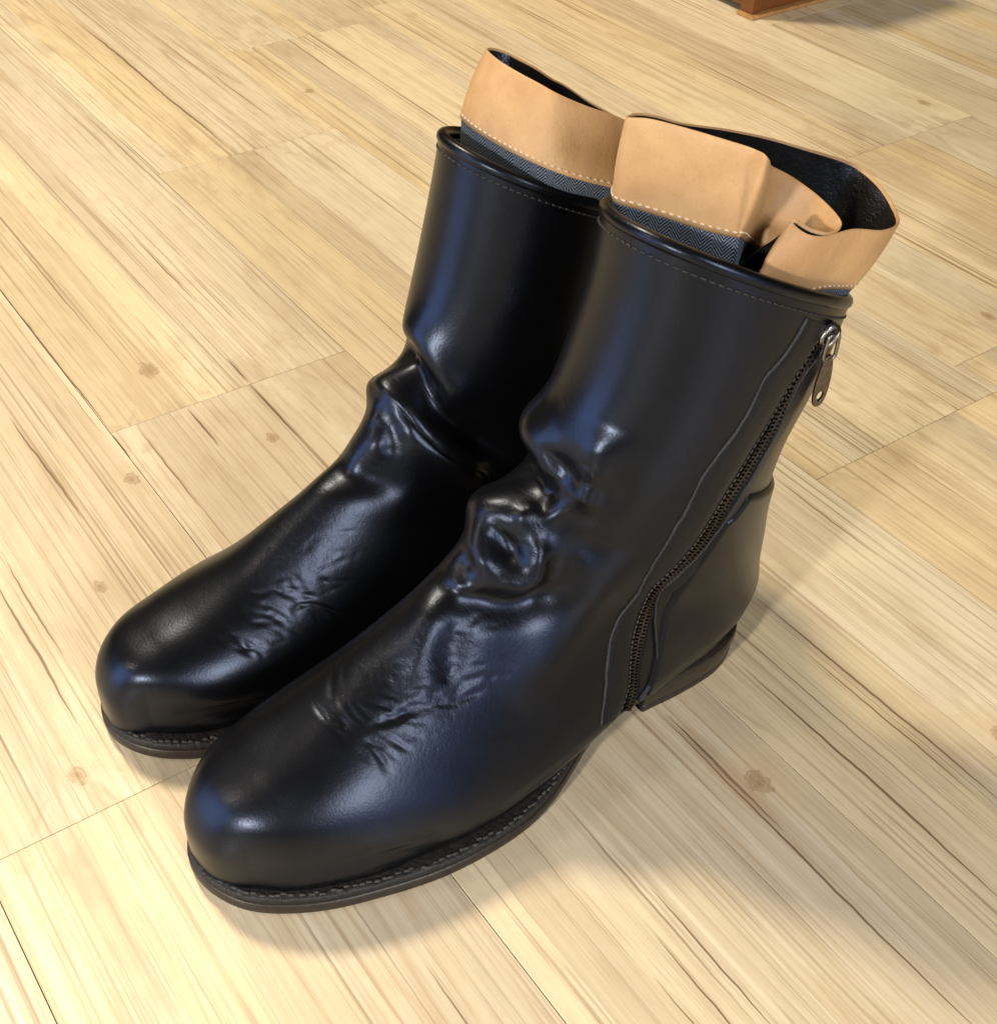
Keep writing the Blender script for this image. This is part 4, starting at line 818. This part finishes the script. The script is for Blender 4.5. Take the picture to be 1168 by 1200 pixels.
    if which == 'F':
        RF = np.array(RIM_F); ia, ib = [((rim - RF[q_]) ** 2).sum(1).argmin() for q_ in (4, 18)]
        ii = np.arange(n_c); inp = (ii >= ia) & (ii <= ib) if ia < ib else (ii >= ia) | (ii <= ib)
        deep[inp] = lowr[inp] + np.array([0, 0, .0002]); mid_ = np.where(inp[:, None], lowr + np.array([0, 0, .0004]), lowr * .6 + deep * .4 - on * th_)
    else: mid_ = lowr * .6 + deep * .4 - on * th_
    rows += [mid_, deep]
    Lg = np.stack(rows); mesh_obj('lining', Lg.reshape(-1, 3), grid_faces(len(rows), n_c, True), MAT['lining'], root, flip=flipc)
    # wool between the collar and the boot
    base = bot - on * .0007; shr = np.array([*G[0].mean(0)[:2], 0]); rows = []
    for k_ in np.linspace(-.12, 1, 9):
        q = base.copy(); q[:, 2] -= .036 * max(k_, 0)
        if k_ < 0: q = bot * .9 + rim * .1 - on * .0011
        if k_ > 0:
            ctr2 = G[int(20 + 60 * k_)].mean(0); q[:, :2] = q[:, :2] + (q[:, :2] - ctr2[:2]) * (.06 * k_ if which == 'F' else .04 * k_)
        rows.append(q)
    Wg = np.stack(rows)
    cen = G[0].mean(0)
    def clamp_in(Q):
        Q = Q.copy(); sh = Q.shape; Q = Q.reshape(-1, 3)
        for i in range(len(Q)):
            # the ring of the boot at this height: nearest surface point, pulled inside by 3 mm
            j = ((flat[:60 * nu] - Q[i]) ** 2).sum(1).argmin(); d_ = ((Q[i] - flat[j]) * nflat[j]).sum()
            if d_ > -.0030 and Q[i, 2] < flat[j, 2] + .004: Q[i] -= nflat[j] * (d_ + .0030)
        return Q.reshape(sh)
    Wg = clamp_in(Wg); al = np.concatenate([[0], np.cumsum(np.linalg.norm(np.diff(base, axis=0), axis=1))])
    uvw = np.stack([np.tile(al, (9, 1)), np.tile(np.linspace(-.12, 1, 9)[:, None] * .036, (1, n_c))], -1).reshape(-1, 2)
    mesh_obj('fabric_sock', Wg.reshape(-1, 3), grid_faces(9, n_c, True), MAT['wool'], root, flip=not flipc, uv=uvw)
    # cream stitches along the lower edge of the collar
    stl = bot * .93 + rim * .07 + on * .0012 * math.sin(math.pi * .07) + on * .0002
    st = resample(np.hstack([stl, on]), step=.0034, closed=True); T_ = frames(st[:, :3], st[:, 3:], True)
    dashes('collar_stitching', st[:, :3], T_[1], T_[0], .0021, .0007, .0005, MAT['thread_cream'], root)
    # ------------------------------------------------ sole, welt, heel
    O = outline(0., n=180); no = len(O)
    def zbot(x):
        spring = .0035 * np.clip((x - .262) / .056, 0, 1) ** 2
        arch = .0120 * (lambda s_: s_ * s_ * (3 - 2 * s_))(np.clip((.175 - x) / .095, 0, 1))
        return spring + arch
    zb = zbot(O[:, 0]); prof = [(.0016, .0000), (.0004, .0006), (.0, .0016), (.0, .0060), (.0006, .0070)]
    rows = []
    for ins, dz in prof:
        L = outline(ins, n=180); rows.append(np.column_stack([L, zb + dz]))
    L = outline(.020, n=180); cap = np.column_stack([L * [1, .3], zb]); cap0 = cap.copy(); cap1 = cap.copy(); cap1[:, 2] += .0070; cap0[:, 2] += .0002
    Sg = np.stack([cap0] + rows + [cap1])
    mesh_obj('outsole', Sg.reshape(-1, 3), grid_faces(len(Sg), no, True), MAT['sole'], root, flip=True)
    # welt: a strip round the forepart
    fore = np.where(O[:, 0] > .098)[0]; k0 = np.where(np.diff(fore) > 1)[0]
    idx = np.concatenate([fore[k0[0] + 1:], fore[:k0[0] + 1]]) if len(k0) else fore
    rows = []
    rough_ = rng.normal(0, 1, no); rough_ = (rough_ + np.roll(rough_, 1)) / 2
    for ins, dz in ((.0012, .0066), (.0008, .0072), (.0008, .0098), (.0014, .0106), (.0040, .0108), (.0075, .0112), (.013, .0110), (.0135, .0070)):
        L = outline(ins, n=180); jit = rough_ * (.00022 if .001 < ins < .009 and dz > .010 else 0)
        rows.append(np.column_stack([L, zb + dz + jit])[idx])
    Wt = np.stack(rows); mesh_obj('welt', Wt.reshape(-1, 3), grid_faces(len(Wt), len(idx)), MAT['welt'], root, flip=True)
    L = outline(.0034, n=180)[idx]; L3 = np.column_stack([L, (zb + .0108)[idx]]); st = resample(L3, step=.0034)
    T_, n_, S_ = frames(st, None); jit = rng.normal(0, .0005, (len(st), 1)) * S_ + rng.normal(0, .0006, (len(st), 1)) * T_
    dashes('welt_stitching', st + jit, n_, T_, .0030, .0016, .0006, MAT['welt_thread'], root)
    # heel block
    hx = .086
    def heel_loop(ins):
        L = outline(ins, n=180); L = L[L[:, 0] < hx]; k_ = np.where(np.linalg.norm(np.diff(L, axis=0), axis=1) > .02)[0]
        if len(k_): L = np.vstack([L[k_[0] + 1:], L[:k_[0] + 1]])
        a, b = L[-1], L[0]; br = np.array([a + (b - a) * f_ + np.array([-.004 * math.sin(math.pi * f_), 0]) for f_ in np.linspace(0, 1, 14)[1:-1]])
        return resample(np.vstack([L, br]), n=160, closed=True)
    def block(name, levels, mat):
        g = np.stack([np.column_stack([heel_loop(i), np.full(160, z)]) for i, z in levels])
        g = np.concatenate([g[:1] * [1, .02, 1], g, g[-1:] * [1, .02, 1]]); return mesh_obj(name, g.reshape(-1, 3), grid_faces(len(g), 160, True), mat, root, flip=True)
    block('heel_tip', [(.0022, .0), (.0016, .0006), (.0015, .0046), (.0019, .0050)], MAT['sole'])
    block('heel_block', [(.0017, .0051), (.0013, .0055), (.0008, .0118), (.0009, .0124)], MAT['sole'])
    MIRROR = False
    return root

make_boot('F', (.41, .350, 0), 'black slouched leather boot in front with open zip side, pull tab and folded tan collar')
make_boot('R', (.41, .457, 0), 'black leather boot behind, partly hidden, its tan collar pressed flat against the other')

# ---------------------------------------------------------------- floor of wood-look planks
HS = .52; PW = .3367 * HS; X0 = .366 * HS; PL = 1.585 * HS
CRACKS = [  # world x, y start, y end, half width (metres): long printed splits
 (.4393, 1.03, 1.40, .0011), (.1905, .66, .93, .0009), (.1430, .62, .745, .0010), (.4352, .165, .345, .0010), (.4275, .18, .30, .0006), (.3915, .13, .315, .0010),
 (.3320, .09, .318, .0009), (.3350, .22, .31, .0011), (.0825, .47, .60, .0010), (.0930, .52, .61, .0007), (.2070, .59, .695, .0007), (.2430, .64, .70, .0010), (.2900, .62, .73, .0009),
 (.3050, .80, .93, .0006), (.9300, .80, .99, .0010), (.6200, .50, .62, .0008), (.6500, .58, .78, .0007), (.5200, .33, .42, .0006), (.5700, .55, .66, .0006), (.7600, .65, .80, .0009),
 (.2620, .15, .235, .0007), (.2480, .13, .215, .0006), (.2350, .12, .20, .0005), (.1560, .18, .26, .0005), (.5000, 1.05, 1.20, .0006), (.3600, .98, 1.16, .0005), (.2250, .80, .98, .0005)]
KNOTS = [(.345, .250, .008), (.183, .640, .006), (.275, .630, .005), (.240, .745, .009), (.560, 1.10, .006), (.720, .800, .006), (.790, .470, .006),
 (.470, .200, .007), (.130, .560, .005), (1.05, .760, .007), (.070, .440, .006)]

def wood(name, cracks=(), knots=(), half=PL / 2):
    k = NT_(name); p0 = k.coord('Object'); info = k.n('ShaderNodeObjectInfo')
    rnd = info.outputs['Random']
    cmb = k.n('ShaderNodeCombineXYZ')
    k.l(k.math('MULTIPLY', rnd, 31.7), cmb.inputs[0]); k.l(k.math('MULTIPLY', rnd, 17.3), cmb.inputs[1])
    va = k.n('ShaderNodeVectorMath', operation='ADD'); k.l(p0, va.inputs[0]); k.l(cmb.outputs[0], va.inputs[1]); p = va.outputs[0]
    tone = k.noise(k.mapped(p, (7, 1.3, 1)), 1., 3, .55, .6)
    streak = k.noise(k.mapped(p, (340, 3.0, 1)), 1., 4, .66)
    streak2 = k.noise(k.mapped(p, (95, 1.1, 1)), 1., 3, .6, .1)
    fleck = k.noise(k.mapped(p, (560, 12, 1)), 1., 2, .6)
    ring = k.noise(k.mapped(p, (20, .9, 1)), 1., 2, .45, .8)
    lines = k.ramp(k.math('ABSOLUTE', k.math('SUBTRACT', k.math('FRACT', k.math('MULTIPLY', ring, 9.)), .5)), [(.0, 1.), (.10, 0.)])
    lines = k.math('MULTIPLY', lines, k.ramp(tone, [(.40, 0.), (.60, .55)]))
    sep = k.n('ShaderNodeSeparateXYZ'); k.l(p0, sep.inputs[0]); X, Y = sep.outputs[0], sep.outputs[1]
    w1 = k.math('MULTIPLY', k.math('SUBTRACT', k.noise(k.mapped(p, (0, 7, 0)), 1., 2, .5), .5), .006)
    w2 = k.math('MULTIPLY', k.math('SUBTRACT', k.noise(k.mapped(p, (0, 60, 0)), 1., 2, .5), .5), .0016)
    Xw = k.math('ADD', X, k.math('ADD', w1, w2))
    # the printed narrow boards within a plank
    wide = k.math('MULTIPLY', k.math('SINE', k.math('ADD', k.math('MULTIPLY', Xw, 47.), k.math('MULTIPLY', rnd, 40.))), .55)
    bx = k.math('ADD', k.math('ADD', k.math('MULTIPLY', Xw, 21.), wide), k.math('MULTIPLY', rnd, 13.))
    bid = k.math('FLOOR', bx); bfr = k.math('FRACT', bx)
    wn1 = k.n('ShaderNodeTexWhiteNoise', noise_dimensions='1D'); k.l(k.math('ADD', bid, k.math('MULTIPLY', rnd, 57.)), wn1.inputs['W'])
    wn2 = k.n('ShaderNodeTexWhiteNoise', noise_dimensions='1D'); k.l(k.math('ADD', bid, k.math('MULTIPLY', rnd, 157.)), wn2.inputs['W'])
    b1, b2 = wn1.outputs[0], wn2.outputs[0]
    c = k.mix(k.ramp(tone, [(.32, 0.), (.68, 1.)]), (.79, .69, .50), (.68, .605, .475))
    c = k.mix(k.math('MULTIPLY', b1, .75), c, (.52, .43, .31)); c = k.mix(k.math('MULTIPLY', k.math('POWER', b2, 2.), .62), c, (.75, .58, .30))
    stain = k.noise(k.mapped(p, (17, 4.0, 1)), 1., 5, .66, .5); mott = k.noise(k.mapped(p, (60, 26, 1)), 1., 4, .65, .6)
    c = k.mix(k.math('MULTIPLY', k.ramp(stain, [(.54, 0.), (.70, 1.)]), .50), c, (.43, .32, .20))
    c = k.mix(k.math('MULTIPLY', k.ramp(stain, [(.28, 1.), (.43, 0.)]), .55), c, (.86, .78, .61))
    ends = k.math('SUBTRACT', 1., k.math('DIVIDE', k.math('SUBTRACT', half, k.math('ABSOLUTE', Y)), .09), clamp=True)
    mm = k.math('MULTIPLY', k.ramp(mott, [(.50, 0.), (.66, 1.)]), k.math('ADD', .16, k.math('MULTIPLY', ends, .34)))
    c = k.mix(mm, c, (.40, .285, .16))
    busy = k.ramp(k.noise(k.mapped(p, (13, 1.6, 1), (5., 3., 0)), 1., 2, .5), [(.40, .10), (.62, 1.)])
    c = k.mix(k.math('MULTIPLY', busy, k.math('MULTIPLY', k.ramp(streak2, [(.50, 0.), (.68, 1.)]), .36)), c, (.43, .315, .19))
    c = k.mix(k.math('MULTIPLY', busy, k.math('MULTIPLY', k.ramp(streak, [(.49, 0.), (.60, 1.)]), .40)), c, (.42, .32, .20))
    c = k.mix(k.math('MULTIPLY', busy, k.math('MULTIPLY', k.ramp(streak, [(.34, 1.), (.44, 0.)]), .28)), c, (.86, .78, .62))
    hair = k.noise(k.mapped(p, (430, 2.0, 1), (3.1, 7.7, 0)), 1., 3, .6); hmask = k.noise(k.mapped(p, (24, 3.0, 1), (9., 2., 0)), 1., 3, .6)
    c = k.mix(k.math('MULTIPLY', k.ramp(hair, [(.560, 0.), (.590, 1.)]), k.ramp(hmask, [(.42, .10), (.64, .68)])), c, (.27, .185, .11))
    hair2 = k.noise(k.mapped(p, (190, 1.1, 1), (13.1, 2.7, 0)), 1., 2, .55)
    c = k.mix(k.math('MULTIPLY', k.ramp(hair2, [(.655, 0.), (.672, 1.)]), k.ramp(hmask, [(.36, .25), (.60, .80)])), c, (.25, .165, .09))
    c = k.mix(k.math('MULTIPLY', k.ramp(fleck, [(.60, 0.), (.68, 1.)]), .45), c, (.30, .205, .12))
    c = k.mix(lines, c, (.44, .31, .18))
    edge = k.math('MULTIPLY', k.ramp(k.math('MINIMUM', bfr, k.math('SUBTRACT', 1., bfr)), [(.004, 1.), (.022, 0.)]), k.ramp(k.noise(k.mapped(p, (9, 4.5, 1), (4., 1., 0)), 1., 2, .5), [(.47, 0.), (.60, .8)]))
    c = k.mix(edge, c, (.20, .12, .06))
    c = k.mix(k.math('MULTIPLY', rnd, .22), c, (.56, .49, .39))
    for x, ya, yb, hw in cracks:
        ym, hl = (ya + yb) / 2, (yb - ya) / 2
        tpr = k.math('SUBTRACT', 1., k.math('POWER', k.math('DIVIDE', k.math('ABSOLUTE', k.math('SUBTRACT', Y, ym)), hl), 2.), clamp=True)
        d = k.math('ABSOLUTE', k.math('SUBTRACT', Xw, x))
        a = k.math('SUBTRACT', 1., k.math('DIVIDE', d, k.math('ADD', k.math('MULTIPLY', tpr, hw * 1.0), 1e-5)), clamp=True)
        a = k.math('MULTIPLY', k.math('MULTIPLY', a, 2.2, clamp=True), .82)
        c = k.mix(a, c, (.085, .045, .022))
        g = k.math('MULTIPLY', k.math('SUBTRACT', 1., k.math('DIVIDE', d, k.math('ADD', k.math('MULTIPLY', tpr, hw * 8), 1e-5)), clamp=True), .22)
        c = k.mix(g, c, (.33, .21, .11))
    nzk = k.math('MULTIPLY', k.math('SUBTRACT', k.noise(p, 200, 3, .6), .5), 1.5)
    for x, y, r in knots:
        dx = k.math('DIVIDE', k.math('SUBTRACT', X, x), r * .75); dy = k.math('DIVIDE', k.math('SUBTRACT', Y, y), r * 1.15)
        d = k.math('SQRT', k.math('ADD', k.math('MULTIPLY', dx, dx), k.math('MULTIPLY', dy, dy)))
        d = k.math('ADD', d, nzk)
        ringk = k.ramp(d, [(0., .85), (.25, .55), (.45, .65), (.62, .25), (.80, .60), (1., 0.)])
        c = k.mix(ringk, c, (.22, .125, .065))
        halo = k.math('MULTIPLY', k.math('SUBTRACT', 1., k.math('DIVIDE', d, 3.4), clamp=True), .30)
        c = k.mix(halo, c, (.50, .345, .19))
    k.l(c, k.b.inputs['Base Color'])
    k.l(k.ramp(streak2, [(.3, .34), (.7, .50)]), k.b.inputs['Roughness']); k.b.inputs['Specular IOR Level'].default_value = .42
    hgt = k.math('ADD', k.math('MULTIPLY', streak, 1.), k.math('MULTIPLY', fleck, -.4))
    k.l(k.bump(hgt, .28, .0006), k.b.inputs['Normal'])
    return k.m

ground = mesh_obj('floor', np.array([(-1.6, -1.2, -.004), (3.2, -1.2, -.004), (3.2, 3.9, -.004), (-1.6, 3.9, -.004)]), [(0, 1, 2, 3)], plain('dark_underlay', (.10, .065, .035), .8), smooth=False)
ground['kind'] = 'structure'
MESHES = {}
def plank_mesh(length):
    if round(length, 4) in MESHES: return MESHES[round(length, 4)]
    w, l, g, b = PW / 2, length / 2, .00022, .00012
    V = []
    for ins, z in ((g, -.0035), (g, -b), (g + b, 0.)):
        V += [(-w + ins, -l + ins, z), (w - ins, -l + ins, z), (w - ins, l - ins, z), (-w + ins, l - ins, z)]
    F = [(i * 4 + j, i * 4 + (j + 1) % 4, (i + 1) * 4 + (j + 1) % 4, (i + 1) * 4 + j) for i in range(2) for j in range(4)] + [(8, 9, 10, 11)]
    me = bpy.data.meshes.new('plank'); me.from_pydata(V, [], F); me.materials.append(shared); MESHES[round(length, 4)] = me; return me
shared = wood('plank_wood')
OFFS = {0: .796, 1: 1.33, 2: 1.95, 3: 2.36, -1: 1.15}
for c in range(-9, 17):
    off = OFFS.get(c, (.31 + .53 * c) % 1.585) * HS
    x = X0 + (c - .5) * PW
    joints = [off + j * PL for j in range(-8, 12) if -1.9 < off + j * PL < 4.9]
    if c == 2: joints = [q for q in joints if abs(q - .365 * HS) > .01]
    for ya, yb in zip(joints[:-1], joints[1:]):
        if yb < -1.0 or ya > 3.85: continue
        o = bpy.data.objects.new('plank', plank_mesh(yb - ya)); scene.collection.objects.link(o); o.location = (x, (ya + yb) / 2, 0); o.parent = ground
        cx, cy = x, (ya + yb) / 2
        cs = [(a - cx, max(s, ya + .002) - cy, min(e, yb - .002) - cy, h) for a, s, e, h in CRACKS if abs(a - cx) < PW / 2 and min(e, yb) - max(s, ya) > .03]
        ks = [(a - cx, b - cy, r) for a, b, r in KNOTS if abs(a - cx) < PW / 2 and ya < b < yb]
        if cs or ks:
            o.material_slots[0].link = 'OBJECT'; o.material_slots[0].material = wood('plank_wood_marked', cs, ks, (yb - ya) / 2)

# ---------------------------------------------------------------- foot of the wooden cabinet in the corner of the picture
k = NT_('red_brown_cabinet_wood'); p = k.coord()
gr = k.noise(k.mapped(p, (6, 6, 90)), 1., 3, .6)
k.l(k.mix(gr, (.12, .036, .009), (.21, .075, .02)), k.b.inputs['Base Color']); k.b.inputs['Roughness'].default_value = .38
MAT['cab'] = k.m
cab = bpy.data.objects.new('wooden_cabinet', None); scene.collection.objects.link(cab); cab.location = (1.061, 1.015, 0)
cab['label'] = 'red-brown wooden cabinet corner standing on the floor behind the boots'; cab['category'] = 'cabinet'
def box(name, lo, hi, mat, parent, bev=.0012):
    x0, y0, z0 = lo; x1, y1, z1 = hi
    V = [(x0,y0,z0),(x1,y0,z0),(x1,y1,z0),(x0,y1,z0),(x0,y0,z1),(x1,y0,z1),(x1,y1,z1),(x0,y1,z1)]
    F = [(0,3,2,1),(4,5,6,7),(0,1,5,4),(1,2,6,5),(2,3,7,6),(3,0,4,7)]
    o = mesh_obj(name, V, F, mat, parent, smooth=False)
    b = o.modifiers.new('edge', 'BEVEL'); b.width = bev; b.segments = 2
    return o
cw, cl, ch = .132, .62, .20
box('corner_post', (0, 0, .0045), (.014, .018, ch), MAT['cab'], cab)
box('corner_post', (0, cl - .018, .0045), (.014, cl, ch), MAT['cab'], cab)
box('side_panel', (.0145, .002, .0045), (cw, .016, ch), MAT['cab'], cab)
box('front_panel', (.004, .0185, .0075), (.014, cl - .0185, ch), MAT['cab'], cab)
box('back_panel', (cw - .012, .0165, .0045), (cw - .001, cl, ch), MAT['cab'], cab)
box('top_board', (-.006, -.006, ch + .0005), (cw + .004, cl + .006, ch + .022), MAT['cab'], cab)
box('base_strip', (-.004, -.006, .0003), (cw + .002, .019, .0042), plain('pale_strip_wood', (.42, .22, .08), .45, .4, 0, 0, 120), cab, .0008)
